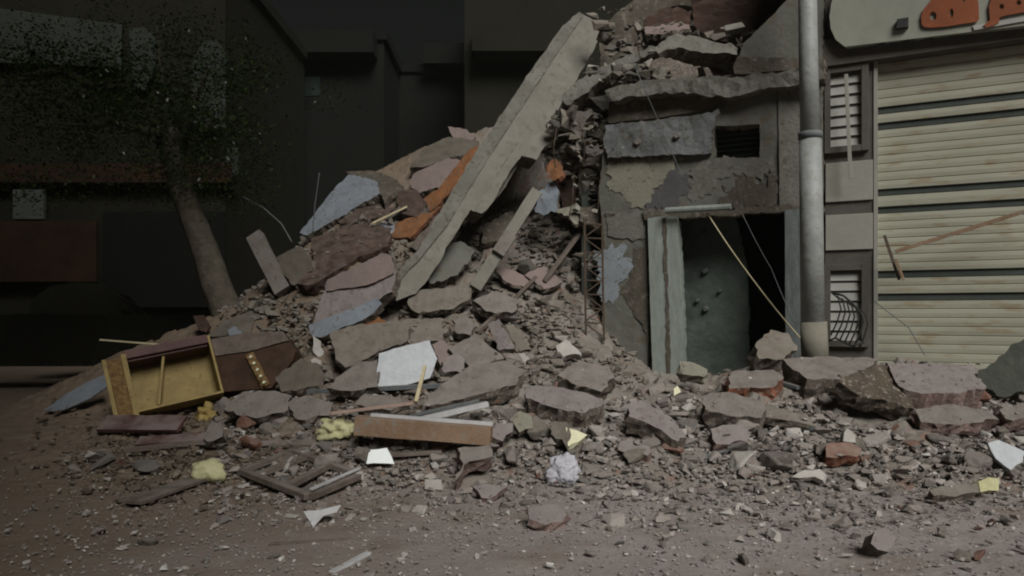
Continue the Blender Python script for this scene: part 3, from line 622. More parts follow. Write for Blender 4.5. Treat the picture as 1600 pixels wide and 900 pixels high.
# ================================================================== FALLEN COLUMNS AND BIG SLABS
fc = slab('fallen_column', [(905,18),(925,30),(938,50),(930,75),(912,105),(893,135),(866,178),(853,205),(868,214),(852,228),(838,250),(815,243),(808,262),(785,298),(770,318),(752,336),(735,328),(708,372),(680,420),(650,458),(618,470),(622,425),(655,388),(700,310),(745,235),(790,170),(840,95),(880,40)],
  ('colm','core'), (.32,-.90,.28), .34, anchor=(760,260,11.3), rough=.02, jit=.3, disp=.012, step=.09, label='huge pale concrete column slanting up from the heap against the house', cat='column', lift=0, edge=.06)
slab('dark_side_strip', [(885,36),(905,18),(912,24),(870,84),(800,190),(745,275),(700,350),(655,405),(622,440),(622,425),(655,388),(700,310),(745,235),(790,170),(840,95)], ('ledge','core'), (.32,-.90,.28), .06, anchor=(760,260,11.26), parent=fc, rough=.01, jit=.2, lift=0)  # darker shade of the column's side face put into a flat strip's colour
slab('face_ridge', [(848,205),(868,214),(852,228),(838,250),(815,243),(800,262),(768,318),(752,334),(742,330),(775,275),(810,222)], ('colm','core'), (.32,-.90,.28), .08, anchor=(800,262,11.16), parent=fc, rough=.015, lift=0)
bar('thin_post', W(742, 452, 10.5), W(838, 300, 11.1), .17, .15, 'colm', label='thin pale concrete post leaning below the huge column', cat='post', nz=.006, up=(0,-1,0))
bar('post_wrap', W(777, 398, 10.62), W(797, 368, 10.74), .185, .165, 'conc', parent=bpy.data.objects['thin_post'], up=(0,-1,0))
SG = 'broken slabs in the rubble'
T = [
 # name, pts, mats, n, thick, label
 ('painted_slab', [(545,272),(590,284),(594,302),(560,322),(522,344),(480,368),(468,364),(498,326),(526,290)], ('blue','core'), (-.35,-.75,.55), .16, 'pale blue painted slab high on the dark slope'),
 ('concrete_slab', [(540,268),(580,266),(612,276),(632,292),(600,312),(592,300),(588,284),(556,276)], ('wallb','core'), (-.1,-.5,.8), .2, 'dull concrete slab behind the pale blue painted slab'),
 ('concrete_slab', [(646,272),(700,246),(748,254),(715,268),(690,290),(652,302),(640,288)], ('pink','core'), (-.3,-.7,.6), .12, 'dusky pink slab near the heap top'),
 ('concrete_block', [(700,198),(728,202),(742,212),(738,224),(708,216)], ('pink','core'), (-.2,-.7,.6), .15, 'topmost small pinkish block beside the slanting column'),
 ('concrete_slab', [(660,232),(700,214),(748,220),(742,240),(705,246),(660,262),(640,262)], ('tand','core'), (-.2,-.6,.7), .2, 'olive brown slab under the topmost pinkish block'),
 ('orange_board', [(752,226),(760,240),(728,280),(700,306),(672,330),(652,318),(690,288),(735,232)], ('orange','brick'), (-.35,-.8,.4), .07, 'orange painted board tucked along the upper slanting column'),
 ('orange_board', [(672,332),(690,320),(660,352),(640,372),(612,370),(618,350),(650,336)], ('orange','brick'), (-.2,-.7,.6), .07, 'lower crumpled orange board beside the pale yellow lath'),
 ('broken_board', [(752,262),(757,272),(690,345),(650,392),(640,384),(700,318)], ('dwood','dwood'), (-.3,-.85,.3), .05, 'long brown board between orange boards and column'),
 ('rubble_block', [(620,300),(650,296),(668,318),(650,340),(622,330)], ('redear','core'), (-.2,-.7,.6), .2, 'reddish block above the pale yellow lath'),
 ('glazed_fragment', [(584,352),(612,345),(620,356),(602,366),(588,362)], ('blue','white'), (-.2,-.5,.8), .04, 'small pale blue fragment under the pale yellow lath'),
 ('concrete_slab', [(432,402),(468,384),(487,405),(486,422),(458,446),(442,428)], ('tand','core'), (-.3,-.8,.5), .15, 'square olive grey slab beside the tilted pale post'),
 ('earth_slab', [(486,372),(560,348),(610,356),(608,385),(560,402),(512,430),(488,446),(462,444),(490,408)], ('redear','redear'), (-.1,-.6,.8), .2, 'reddish earth covered slab below the pale blue painted slab'),
 ('earth_slab', [(560,322),(612,312),(624,330),(560,346),(530,350)], ('redear','core'), (-.1,-.5,.8), .15, 'narrow reddish slab just under the pale blue one'),
 ('painted_slab', [(512,437),(560,415),(595,396),(612,400),(618,430),(612,455),(588,470),(540,492),(484,520),(500,470)], ('pale','core'), (-.25,-.85,.45), .2, 'large grey slab with pink painted upper edge'),
 ('concrete_slab', [(352,500),(400,482),(440,452),(492,444),(500,468),(480,505),(440,512),(360,525),(322,526)], ('tand','core'), (-.05,-.6,.8), .12, 'long flat tan slab above the brown cupboard'),
 ('brick_block', [(560,488),(585,490),(602,500),(598,510),(568,510)], ('orange','brick'), (0,-.8,.5), .15, 'orange brick piece between the grey slab and tan slab'),
 ('concrete_slab', [(515,520),(560,508),(620,500),(640,512),(636,535),(592,548),(560,566),(540,572),(525,560)], ('tan','core'), (-.05,-.7,.7), .2, 'large tan slab to the rear of the white panel'),
 ('concrete_slab', [(628,500),(685,498),(700,515),(685,532),(640,538),(632,520)], ('tan','core'), (.05,-.6,.8), .18, 'tan slab behind the white panel top edge'),
 ('concrete_slab', [(640,456),(680,450),(738,446),(732,470),(708,482),(676,487),(648,488),(636,472)], ('tan','core'), (0,-.75,.6), .12, 'wide tan slab at the foot of the thin leaning post'),
 ('concrete_slab', [(545,575),(562,566),(590,560),(590,605),(540,612),(510,608)], ('conc','core'), (-.1,-.7,.7), .12, 'grey slab touching the white panel side'),
 ('foam_board', [(592,552),(615,545),(640,538),(672,532),(676,545),(683,560),(676,580),(672,590),(640,600),(590,607),(588,590)], ('white','white'), (.05,-.9,.42), .06, 'white panel with ragged edge at the centre of the heap'),
 ('concrete_block', [(692,564),(715,552),(726,562),(722,582),(694,582)], ('pale','core'), (.1,-.7,.6), .15, 'rounded pale stone right beside the white panel'),
 ('brick_block', [(676,540),(690,530),(715,548),(705,560),(688,572)], ('pink','corep'), (.2,-.7,.6), .12, 'pinkish brick block behind the rounded pale stone'),
 ('concrete_slab', [(700,545),(745,520),(770,545),(788,560),(740,575),(716,562)], ('conc','core'), (.0,-.7,.7), .15, 'brown grey slab above the large brown slab'),
 ('concrete_block', [(708,500),(730,492),(740,505),(735,525),(714,522)], ('conc','core'), (.0,-.8,.6), .15, 'upright brownish block behind the heap centre'),
 ('concrete_slab', [(762,508),(780,498),(792,520),(804,546),(780,548)], ('pale','core'), (-.4,-.8,.5), .12, 'narrow pale slab standing tilted near the heap centre'),
 ('concrete_slab', [(790,508),(812,515),(830,545),(806,546)], ('tan','core'), (.5,-.8,.4), .1, 'olive slab leaning on the narrow pale slab'),
 ('concrete_slab', [(700,595),(735,570),(790,563),(818,585),(806,600),(760,612),(715,625),(665,634),(668,618)], ('conc','core'), (.0,-.5,.86), .2, 'large smooth brown slab behind the white plastic strips'),
 ('concrete_slab', [(832,604),(880,606),(942,622),(940,634),(915,645),(888,642),(820,622)], ('pale','core'), (-.02,-.42,.9), .22, 'long pale pink slab lying flat right of the large brown slab'),
 ('concrete_slab', [(985,628),(1022,630),(1046,650),(1072,682),(1060,690),(1015,662),(983,650)], ('pale','core'), (.1,-.5,.85), .2, 'pale angular slab tipped forward before the doorway'),
 ('concrete_slab', [(970,692),(985,682),(1016,697),(1012,712),(990,708),(965,702)], ('pale','corep'), (.0,-.55,.8), .12, 'small pale slab at the foot of the tipped angular slab'),
 ('concrete_slab', [(1140,586),(1155,577),(1208,578),(1226,592),(1205,606),(1140,606)], ('conc','brick'), (.0,-.4,.9), .2, 'brownish slab with orange broken side before the doorway corner'),
 ('concrete_slab', [(1098,618),(1140,612),(1182,622),(1198,640),(1190,652),(1140,650),(1102,640)], ('conc','core'), (.0,-.45,.9), .25, 'heavy grey slab right of the tipped angular slab'),
 ('concrete_slab', [(1110,670),(1150,664),(1170,672),(1166,690),(1120,694)], ('pale','corep'), (.1,-.6,.75), .15, 'pale pink block below the heavy grey slab'),
 ('concrete_slab', [(1385,566),(1450,568),(1522,572),(1534,590),(1540,606),(1500,614),(1440,616),(1404,604),(1392,584)], ('pale','corep'), (.02,-.35,.93), .42, 'very large pale slab with thick broken edge under the shutter'),
 ('concrete_slab', [(1222,560),(1300,556),(1372,560),(1350,578),(1312,592),(1262,592),(1240,578)], ('conc','core'), (.0,-.4,.9), .3, 'wide dusty slab at the foot of the steel pole'),
 ('earth_clod', [(1310,596),(1345,580),(1368,572),(1388,572),(1395,600),(1425,625),(1430,640),(1380,625),(1340,618)], ('clod','clod'), (.2,-.6,.6), .2, 'rough brown clod wedged between the two largest slabs'),
 ('steel_plate', [(1640,500),(1600,528),(1575,545),(1530,578),(1526,590),(1540,606),(1570,622),(1600,612),(1650,600)], ('plate','plate'), (-.35,-.9,.3), .05, 'dark green grey plate leaning at the far side of the shutter'),
 ('concrete_block', [(868,540),(884,531),(900,542),(906,556),(872,556)], ('chunkw','chunkw'), (-.1,-.8,.5), .12, 'clean pale block halfway up before the lattice mast'),
 ('stone_block', [(1062,566),(1085,568),(1106,577),(1100,590),(1066,586)], ('ydecay','ydecay'), (.0,-.7,.6), .15, 'yellowish stone block in front of the doorway pilaster'),
 ('stone_block', [(1052,606),(1060,602),(1064,612),(1054,618)], ('cream','cream'), (.0,-.8,.5), .06, 'tiny cream stone below the yellowish stone block'),
 ('foam_block', [(884,668),(902,672),(918,680),(906,690),(888,698)], ('cream','cream'), (.0,-.8,.5), .1, 'bright cream foam wedge in front of the long pale slab'),
 ('concrete_block', [(860,660),(884,660),(890,672),(884,694),(866,686)], ('tan','core'), (-.3,-.7,.5), .15, 'grey block glued behind the bright cream foam wedge'),
 ('foam_board', [(1543,692),(1560,688),(1602,706),(1598,722),(1580,735),(1556,716)], ('white','white'), (-.15,-.75,.6), .04, 'smooth white panel lying at the far side of the street rubble'),
 ('glossy_sheet', [(577,703),(604,700),(612,712),(616,725),(573,725)], ('bright','bright'), (.0,-.8,.6), .015, 'shining bright white sheet below the timber beam'),
 ('concrete_slab', [(826,795),(870,790),(886,804),(880,815),(852,822),(830,812)], ('pale','corep'), (.0,-.35,.93), .08, 'flat pinkish slab lying alone on the street'),
 ('concrete_slab', [(738,760),(792,758),(776,772),(752,778)], ('pale','corep'), (.0,-.5,.86), .05, 'small flat pink wedge left of the crumpled white cloth'),
 ('concrete_slab', [(715,700),(765,694),(770,712),(735,722),(712,752),(722,725)], ('conc','corep'), (.1,-.6,.8), .15, 'jagged slab at the end of the timber beam'),
 ('concrete_slab', [(1290,694),(1330,690),(1345,700),(1338,716),(1292,716)], ('chunkr','brick'), (.0,-.6,.8), .12, 'reddish brick slab in the rubble before the pole'),
 ('stone_block', [(1318,690),(1325,668),(1334,680),(1336,694)], ('chunkw','chunkw'), (.0,-.9,.3), .08, 'pale pointed stone standing on the reddish brick slab'),
 ('stone_block', [(1362,850),(1368,830),(1385,822),(1402,842),(1390,862),(1370,860)], ('pale','core'), (.1,-.8,.5), .12, 'rounded grey stone alone in the street foreground'),
 ('concrete_slab', [(1236,745),(1280,733),(1292,742),(1285,752)], ('chunkw','chunkw'), (.0,-.7,.6), .06, 'small pale slab in the gravel before the pole'),
 ('concrete_slab', [(1450,765),(1525,755),(1530,768),(1460,776)], ('chunkd','core'), (.0,-.5,.8), .08, 'dark flat slab beside the square yellow foam block'),
 ('foam_block', [(1529,752),(1545,746),(1562,748),(1560,766),(1532,769)], ('foam','foam'), (.0,-.85,.4), .1, 'square yellow foam block in the street gravel'),
 ('concrete_slab', [(1430,640),(1480,632),(1530,640),(1560,655),(1500,664),(1440,660)], ('conc','corep'), (.0,-.5,.85), .15, 'half buried slab under the very large pale slab'),
 ('concrete_slab', [(1560,640),(1600,632),(1640,640),(1620,655),(1570,655)], ('conc','corep'), (.0,-.5,.85), .15, 'pinkish slab below the dark leaning plate'),
 ('concrete_slab', [(350,640),(380,612),(430,610),(455,618),(450,640),(400,655)], ('conc','core'), (-.1,-.7,.7), .12, 'bluish grey slab before the brown cupboard'),
 ('concrete_slab', [(430,590),(470,560),(500,570),(498,604),(440,612)], ('tand','core'), (-.1,-.7,.7), .12, 'olive grey slab between cupboard and grey slab'),
 ('concrete_slab', [(450,628),(480,618),(520,630),(515,650),(460,655)], ('conc','core'), (-.1,-.6,.8), .1, 'small grey slab left of the pink lath'),
 ('concrete_slab', [(555,632),(570,616),(600,616),(640,628),(610,640)], ('conc','core'), (.0,-.6,.8), .1, 'small grey slab behind the pink lath'),
 ('stone_block', [(800,655),(812,642),(832,650),(832,668),(812,676)], ('ydecay','core'), (.0,-.8,.5), .12, 'yellow grey stone between the plastic strips and pale slab'),
 ('stone_block', [(764,680),(775,662),(800,660),(802,675),(785,690)], ('pale','core'), (.0,-.8,.5), .12, 'pale stone against the end of the timber beam'),
 ('brick_block', [(318,686),(330,660),(345,662),(348,682),(335,690)], ('conc','core'), (.0,-.8,.5), .12, 'small dusty block left of the round foam lump'),
 ('stone_block', [(488,525),(496,528),(503,545),(498,558),(490,552)], ('chunkw','chunkw'), (-.2,-.8,.5), .06, 'small pale oval stone under the large grey slab'),
 ('stone_block', [(486,562),(492,558),(500,562),(500,570),(487,570)], ('chunkw','chunkw'), (-.2,-.8,.5), .06, 'small whitish stone below the pale oval stone'),
 ('stone_block', [(356,516),(366,510),(378,518),(374,528),(358,526)], ('blue','core'), (-.2,-.8,.5), .1, 'bluish stone on the edge of the long flat tan slab'),
 ('concrete_slab', [(1150,640),(1200,632),(1260,650),(1275,668),(1240,660),(1190,652)], ('tan','core'), (.0,-.45,.9), .08, 'thin tan slab below the orange sided slab'),
 ('concrete_slab', [(870,585),(905,565),(950,572),(960,590),(940,612),(900,602)], ('conc','core'), (.05,-.6,.8), .2, 'brown slab above the long pale pink slab'),
 ('concrete_slab', [(1180,540),(1205,515),(1232,520),(1246,548),(1215,562),(1185,560)], ('tan','core'), (.1,-.7,.6), .3, 'grey boulder like slab in the doorway corner'),
 ('concrete_slab', [(740,470),(775,455),(812,468),(800,490),(760,486)], ('conc','core'), (.2,-.7,.6), .15, 'broken slab right of the thin leaning post foot'),
 ('concrete_slab', [(820,430),(850,415),(880,440),(850,452)], ('pink','core'), (.2,-.7,.6), .1, 'dull pink slab under the torn wall strips'),
 ('concrete_slab', [(772,418),(800,422),(838,438),(830,450),(790,440)], ('pink','core'), (.2,-.7,.6), .08, 'thin pinkish slab beside the post middle'),
 ('concrete_slab', [(655,400),(720,376),(742,392),(715,430),(672,444)], ('wall','core'), (.3,-.8,.5), .25, 'dark grey slab hidden under the huge column'),
 ('concrete_slab', [(756,352),(800,330),(812,345),(780,378),(752,380)], ('wallb','core'), (.3,-.8,.5), .2, 'dark brown slab in the hollow beneath the column'),
]
objs = {}; SL = []
for (nm, pts, m, n, t, lab) in T:
    o = slab(nm, pts, m, n, t, label=lab, cat={'foam_board': 'foam board', 'glossy_sheet': 'sheet', 'orange_board': 'board', 'broken_board': 'board', 'foam_block': 'foam', 'stone_block': 'stone', 'brick_block': 'brick', 'steel_plate': 'plate'}.get(nm, 'slab'), group=SG if 'slab' in nm else None,
             rough=0.004 if 'sheet' in nm or 'plate' in nm or 'board' in nm else .022, disp=.003 if 'foam' in nm or 'sheet' in nm else .01, jit=.3 if 'foam' in nm or 'sheet' in nm else .9, lift=.07 if 'sheet' not in nm else .12)
    objs[lab] = o; SL.append(o)
gs = objs['large grey slab with pink painted upper edge']
slab('painted_edge', [(512,437),(560,415),(595,396),(612,400),(616,426),(575,446),(510,454)], ('pink','pink'), (-.25,-.85,.45), .012, A=W(484, 520, hit(484, 539))+Vector((0, -.115, 0)), parent=gs, rough=0)
slab('bluish_edge', [(484,522),(482,508),(520,494),(560,478),(588,464),(596,474),(580,490),(560,502),(535,512),(502,527)], ('blue','core'), (-.25,-.85,.45), .14, A=W(484, 520, hit(484, 539))+Vector((0, -.14, 0)), parent=gs, rough=.01)
# bars, laths and beams
def hb(px, py, up=0.05, dy=0): 
    p = W(px, py, hit(px, py)+dy); return p+Vector((0, -.02, 0))
def fb2(px, py, Y): return W(px, py, Y)
yb_ = hit(660, 700)-.12
bm_ = bar('timber_beam', W(557, 664, yb_), W(768, 680, yb_-.1), .17, .17, 'wood', label='thick squared timber beam lying across the rubble centre', cat='timber', nz=.003)
y2 = yb_+.05
bar('plastic_strip', W(580, 650, y2), W(770, 664, y2-.1), .07, .05, 'pvc', label='lower white plastic strip lying on the timber beam', cat='strip', group='white plastic strips')
bar('plastic_strip', W(655, 656, y2+.15), W(762, 631, y2+.35), .08, .05, 'pvc', label='upper white plastic strip crossing behind the lower one', cat='strip', group='white plastic strips')
bar('plastic_strip', W(640, 650, y2+.25), W(748, 626, y2+.45), .05, .03, 'gmetal', label='dull grey plastic strip just behind the white crossing one', cat='strip', group='white plastic strips')
bar('wood_lath', W(517, 646, y2+.1), W(652, 629, y2+.15), .05, .03, 'plath', label='pinkish wooden lath left of the white plastic strips', cat='lath')
bar('wood_lath', W(650, 628, y2+.1), W(664, 572, y2+.45), .035, .03, 'lath', label='thin stick standing up before the white panel', cat='lath')
bar('metal_profile', W(482, 612, hit(482,620)-.1), W(704, 602, hit(700,612)-.1), .09, .05, 'gmetal', label='long dark metal profile under the white panel', cat='profile')
bar('wood_lath', W(582, 349, hit(582,352)-.2), W(636, 323, hit(582,352)-.1), .06, .03, 'lath', label='pale yellow lath among the orange boards', cat='lath')
bar('wood_lath', W(157, 531, 9.6), W(258, 539, 9.5), .05, .02, 'lath', label='pale yellow stick lying above the open cabinet', cat='lath')
bar('concrete_post', W(398, 368, 12.0), W(444, 456, 11.6), .25, .16, 'conc', label='tilted pale post standing out on the dark slope', cat='post', nz=.008, up=(0, -1, 0))
bar('wood_plank', W(160, 662, hit(180,672)-.1), W(285, 662, hit(285,675)-.1), .22, .04, 'maroon', label='wide maroon plank in front of the open cabinet', cat='plank', up=(0,-.6,.8), nz=.006)
bar('wood_plank', W(215, 690, hit(215,698)-.05), W(322, 683, hit(320,692)-.05), .14, .03, 'maroon', label='dark narrow plank below the wide maroon plank', cat='plank', up=(0,-.4,.9))
bar('wood_plank', W(195, 704, hit(195,710)-.05), W(318, 690, hit(318,700)-.05), .03, .05, 'dwood', label='thin brown edge board before the dark narrow plank', cat='plank')
bar('wood_plank', W(205, 785, hit(205,792)), W(310, 748, hit(310,755)), .20, .03, 'dwood', label='flat greyish plank pointing towards the round foam lump', cat='plank')
bar('wood_plank', W(590, 712, hit(590,722)), W(690, 706, hit(690,715)), .10, .03, 'dwood', label='grey plank lying right of the shining sheet', cat='plank')
bar('wood_plank', W(400, 695, hit(400,700)), W(560, 690, hit(560,696)), .10, .03, 'dwood', label='grey plank above the broken window frame', cat='plank', up=(0,-.4,.9))
bar('metal_strip', W(1062, 722, hit(1062,725)), W(1168, 695, hit(1168,700)), .05, .02, 'gmetal', label='bluish metal strip below the pale pink block', cat='strip')
bar('metal_strip', W(1150, 634, hit(1150,640)), W(1275, 672, hit(1275,680)), .04, .04, 'gmetal', label='dark metal strip sloping under the orange sided slab', cat='strip')
bar('metal_strip', W(1206, 594, hit(1206,600)-.1), W(1250, 606, hit(1250,612)-.1), .10, .04, 'gmetal', label='short dark strip beside the orange sided slab', cat='strip')
bar('metal_strip', W(518, 895, hit(518,895)), W(576, 864, hit(576,866)), .045, .02, 'pvc', label='pale strip at the near edge of the street', cat='strip')
bar('metal_strip', W(420, 850, hit(420,852)), W(565, 842, hit(565,845)), .03, .015, 'dwood', label='thin dusty batten half sunk in the street', cat='strip', bend=.0)
bar('metal_strip', W(366, 621, hit(366,624)-.1), W(408, 606, hit(408,610)-.1), .025, .02, 'pvc', label='short bright strip below the carved ornament', cat='strip')
bar('wood_plank', W(700, 470, 10.6), W(765, 425, 10.9), .07, .05, 'dwood', label='brown batten leaning near the thin post foot', cat='plank')
bar('wood_plank', W(745, 520, hit(745,530)), W(800, 470, hit(800,480)), .06, .05, 'dwood', label='grey batten behind the narrow pale slab', cat='plank')
bar('wood_plank', W(850, 440, 11.0), W(905, 365, 11.3), .08, .05, 'dwood', label='brown batten leaning before the torn wall', cat='plank')
bar('wood_plank', W(800, 470, 10.7), W(838, 432, 10.9), .05, .04, 'dwood', label='short batten poking out beneath the torn wall', cat='plank')
slab('curved_sheet', [(68,641),(100,618),(140,594),(166,584),(168,603),(140,622),(112,636),(88,643)], ('blue','blue'), (-.2,-.7,.6), .02, label='pale bent sheet lying left of the open cabinet', cat='sheet', rough=0)
# broken window frame flat on the ground
def gp(px, py, up=.03): p = W(px, py, hit(px, py)); p.z += up; return p
wf = empty('window_frame', gp(470, 750), 'broken wooden window frame lying on the street rubble', 'window frame')
fr = [(378,745,458,713,'dwood'),(378,745,482,786,'dwood'),(458,713,562,752,'dwood'),(484,786,562,752,'dwood'),(400,752,478,722,'dwood'),(448,770,520,732,'dwood'),(486,784,560,750,'pvc')]
for i, (a, b, c, d, m) in enumerate(fr):
    bar('rail' if i < 6 else 'bead', gp(a, b, .05 if i < 6 else .10), gp(c, d, .05 if i < 6 else .10), .075 if i < 6 else .03, .05 if i < 6 else .02, m, wf)
# rebar
wire('thin rusty bar sticking up from the dark slope', [W(488, 366, 12.8), W(492, 320, 12.8), W(499, 270, 12.8)], .010, 'gmetal', cat='rebar', name='rebar')
wire('thin bent rebar arching above the tilted pale post', [W(380, 308, 12.6), W(412, 325, 12.5), W(440, 350, 12.5), W(456, 378, 12.4)], .012, 'gmetal', cat='rebar', name='rebar')
# ================================================================== FURNITURE
TL = W(196, 562, 8.9); TR = W(326, 536, 9.35); BL = W(210, 642, 8.75)
ax = TR-TL; wd = ax.length; ax.normalize(); ay = BL-TL; ay = (ay-ax*ay.dot(ax)); hd = ay.length; ay.normalize(); azv = ax.cross(ay)
if azv.y < 0: azv = -azv
cb = empty('wooden_cabinet', W(230, 645, 8.9), 'overturned open cabinet with yellow inside and carved corner post', 'cabinet')
dp = .34
MB().fbox(TL, ax, ay, azv, (0, wd), (0, hd), (dp, dp+.02)).build('back_panel', 'yellow', cb)
MB().fbox(TL, ax, ay, azv, (0, wd), (-.11, .0), (-.03, dp)).build('top_board', 'maroon', cb, bevel=.006)
MB().fbox(TL, ax, ay, azv, (0.02, wd-.02), (.002, .03), (.02, dp)).build('top_rail', 'maroon', cb, bevel=.004)
MB().fbox(TL, ax, ay, azv, (0, wd), (hd, hd+.03), (-.01, dp)).build('bottom_board', 'yellow', cb, bevel=.004)
MB().fbox(TL, ax, ay, azv, (wd, wd+.03), (-.1, hd+.03), (-.012, dp)).build('side_board', 'yellow', cb, bevel=.004)
MB().fbox(TL, ax, ay, azv, (-.20, -.045), (-.02, hd+.16), (-.05, .06)).build('carved_post', 'carved', cb, bevel=.012)
MB().fbox(TL, ax, ay, azv, (-.045, .015), (-.06, hd+.14), (-.055, .05)).build('post_edge', 'yellow', cb, bevel=.006)
MB().fbox(TL, ax, ay, azv, (-.25, -.20), (-.04, hd+.1), (-.045, .05)).build('post_edge', 'yellow', cb, bevel=.006)
ds = (ax*-.28+ay*.96).normalized(); MB().fbox(TL+ax*wd*.43, (ax*.96+ay*.28).normalized(), ds, azv, (0, .03), (.03, hd*1.0), (.05, dp)).build('divider', 'yellow', cb, bevel=.003)
cp2 = empty('brown_cupboard', W(395, 608, 9.2), 'dark brown cupboard lying on its side with gilt carved ornament', 'cupboard')
slab('carcass', [(330,530),(380,520),(442,518),(462,548),(458,562),(424,606),(346,612),(336,570)], ('brown','brown'), (-.1,-.92,.35), .4, anchor=(400,606,9.25), parent=cp2, rough=0, jit=.1, disp=0, lift=.0)
slab('ornament', [(384,556),(395,550),(421,600),(409,608)], ('carved','carved'), (-.1,-.92,.35), .03, A=W(400,606,9.25)+Vector((0,-.035,0)), parent=cp2, rough=0, jit=.2)
for k in range(5):
    p = W(391+k*5.2, 558+k*10, 9.12); MB().tube([p+Vector((0, .03, 0)), p+Vector((0, -.02, 0))], [.028, .012], 8).build('gilt_stud', 'cream', cp2, smooth=True)
slab('upper_panel', [(330,530),(380,520),(442,518),(452,532),(390,548),(336,556)], ('dwood','dwood'), (-.1,-.92,.35), .02, A=W(400,606,9.25)+Vector((0,-.03,0)), parent=cp2, rough=0, jit=.2)
# red rag
slab('red_rag', [(302,494),(318,492),(328,510),(322,520),(310,516)], ('redear','redear'), (-.1,-.9,.3), .05, label='small dark red rag behind the open cabinet', cat='rag')
slab('white_rag', [(306,496),(310,494),(313,512),(309,514)], ('plath','plath'), (-.1,-.9,.3), .02, anchor=(310,514,hit(310,516)-.08), label='tiny pale pink scrap on the dark red rag', cat='scrap')
# ================================================================== LUMPS: foam and cloth
def lump(name, px, py, Y, sx, sy, sz, m, label, cat, seed, amp=.3, sub=4, freq=1.6, sharp=False):
    me = bpy.data.meshes.new(name); bm = bmesh.new(); bmesh.ops.create_icosphere(bm, subdivisions=sub, radius=1)
    for v in bm.verts:
        d = v.co.normalized(); f = 1+amp*noise.fractal(d*freq*.8+Vector((seed, 0, 0)), 1.1, 2, 3)
        if sharp: f += amp*.35*(1-abs(noise.noise(d*freq*1.6+Vector((0, seed, 0))))*3)*.5
        v.co = Vector((d.x*sx, d.y*sy, d.z*sz))*f
    bm.to_mesh(me); bm.free(); o = link(name, me, m, W(px, py, Y), smooth=True); return tag(o, label, cat)
lump('foam_lump', 326, 737, hit(326,750), .15, .11, .105, 'foam', 'round pale yellow foam lump on the street', 'foam', 3.1, .35)
lump('foam_lump', 527, 672, hit(527,688)-.05, .17, .12, .11, 'foam', 'creased yellow foam lump left of the timber beam', 'foam', 9.7, .8, 4, 2.2)
lump('crumpled_cloth', 880, 735, hit(880,752), .13, .1, .125, 'cloth', 'crumpled white cloth lying on the street rubble', 'cloth', 5.2, .42, 5, 1.7, True)
lump('crumpled_cloth', 942, 590, hit(942,602), .09, .08, .13, 'cloth', 'small crumpled pale cloth above the long pink slab', 'cloth', 2.2, .42, 5, 1.7, True)
slab('paper_scrap', [(474,798),(500,796),(532,788),(526,800),(505,806),(490,823)], ('pvc','pvc'), (.0,-.7,.7), .012, label='pale torn paper scrap below the window frame', cat='paper', rough=0)
lump('leaf_clump', 323, 647, hit(323,652), .10, .08, .10, 'yellow', 'dark yellow round clump below the open cabinet', 'clump', 7.2, .8)
# ================================================================== LOOSE CHUNKS
def hull(seed, flat):
    r = random.Random(seed); bm = bmesh.new()
    for _ in range(r.randint(9, 15)):
        v = Vector((r.uniform(-1, 1), r.uniform(-1, 1), r.uniform(-1, 1)))
        mx = max(abs(v.x), abs(v.y), abs(v.z)); v = v/mx*r.uniform(.8, 1) if r.random() < .8 else v
        bm.verts.new((v.x, v.y*r.uniform(.7, .95), v.z*flat))
    res = bmesh.ops.convex_hull(bm, input=bm.verts)
    bmesh.ops.delete(bm, geom=[e for e in res['geom_interior'] if isinstance(e, bmesh.types.BMVert)], context='VERTS')
    bmesh.ops.recalc_face_normals(bm, faces=bm.faces)
    return bm
big = []
for i in range(16):
    bm = hull(100+i, random.Random(i).uniform(.4, .85)); bmesh.ops.bevel(bm, geom=list(bm.edges), offset=.06, segments=1, affect='EDGES')
    bmesh.ops.subdivide_edges(bm, edges=[e for e in bm.edges if e.calc_length() > .5], cuts=2, use_grid_fill=True)
    for v in bm.verts: v.co += noise.noise_vector(v.co*2.3+Vector((i, 0, 0)))*.09+noise.noise_vector(v.co*6+Vector((i, 0, 0)))*.03
    bmesh.ops.triangulate(bm, faces=bm.faces)
    me = bpy.data.meshes.new('rubble_chunk'); bm.to_mesh(me); bm.free(); big.append(me)
kinds = [('chunk', 'grey brown', .60), ('chunkd', 'dark brown', .16), ('chunkr', 'brick red', .10), ('chunkw', 'whitish', .14)]
variants = {}
for k, _, _ in kinds:
    for i, me in enumerate(big):
        c = me.copy(); c.name = 'rubble_chunk'; c.materials.append(M[k]); variants[(k, i)] = c
def zone(px, py):
    if py > 752: return 'lying on the open dusty street'
    if px < 500: return 'in the rubble near the wooden furniture' if py > 500 else 'high on the dark slope'
    if py < 560: return 'on the slope below the slanting column'
    if px < 860: return 'in the rubble around the timber beam'
    if px < 1240: return 'in the rubble before the doorway'
    return 'in the rubble before the pole and shutter'
cnt_ = 0
avoid = [(588,532,690,607),(555,648,772,700),(575,700,617,726),(165,535,335,650),(330,518,462,610),(820,600,945,645),(1385,566,1545,618),(302,718,352,756),(884,666,920,698),(1543,688,1600,735),(985,628,1072,690),(860,712,905,756),(500,400,616,520)]
def okspot(px, py): return not any(a < px < c and b < py < d for a, b, c, d in avoid)
spots = []
while len(spots) < 296:
    r = random.random()
    if r < .66: px, py = random.uniform(330, 1610), random.triangular(565, 770, 690)
    elif r < .78: px, py = random.uniform(130, 1610), random.uniform(745, 885)
    elif r < .88: px, py = random.uniform(620, 1000), random.uniform(440, 580)
    elif r < .95: px, py = random.uniform(100, 500), random.uniform(600, 740)
    else: px, py = random.uniform(380, 760), random.uniform(290, 480)
    if not okspot(px, py): continue
    Y = hit(px, py)
    s = random.choice((.045, .06, .06, .075, .09, .11, .14)) if py < 745 else random.choice((.022, .03, .035, .05, .06))
    if py < 480: s *= 1.3
    spots.append((px, py, Y, s))
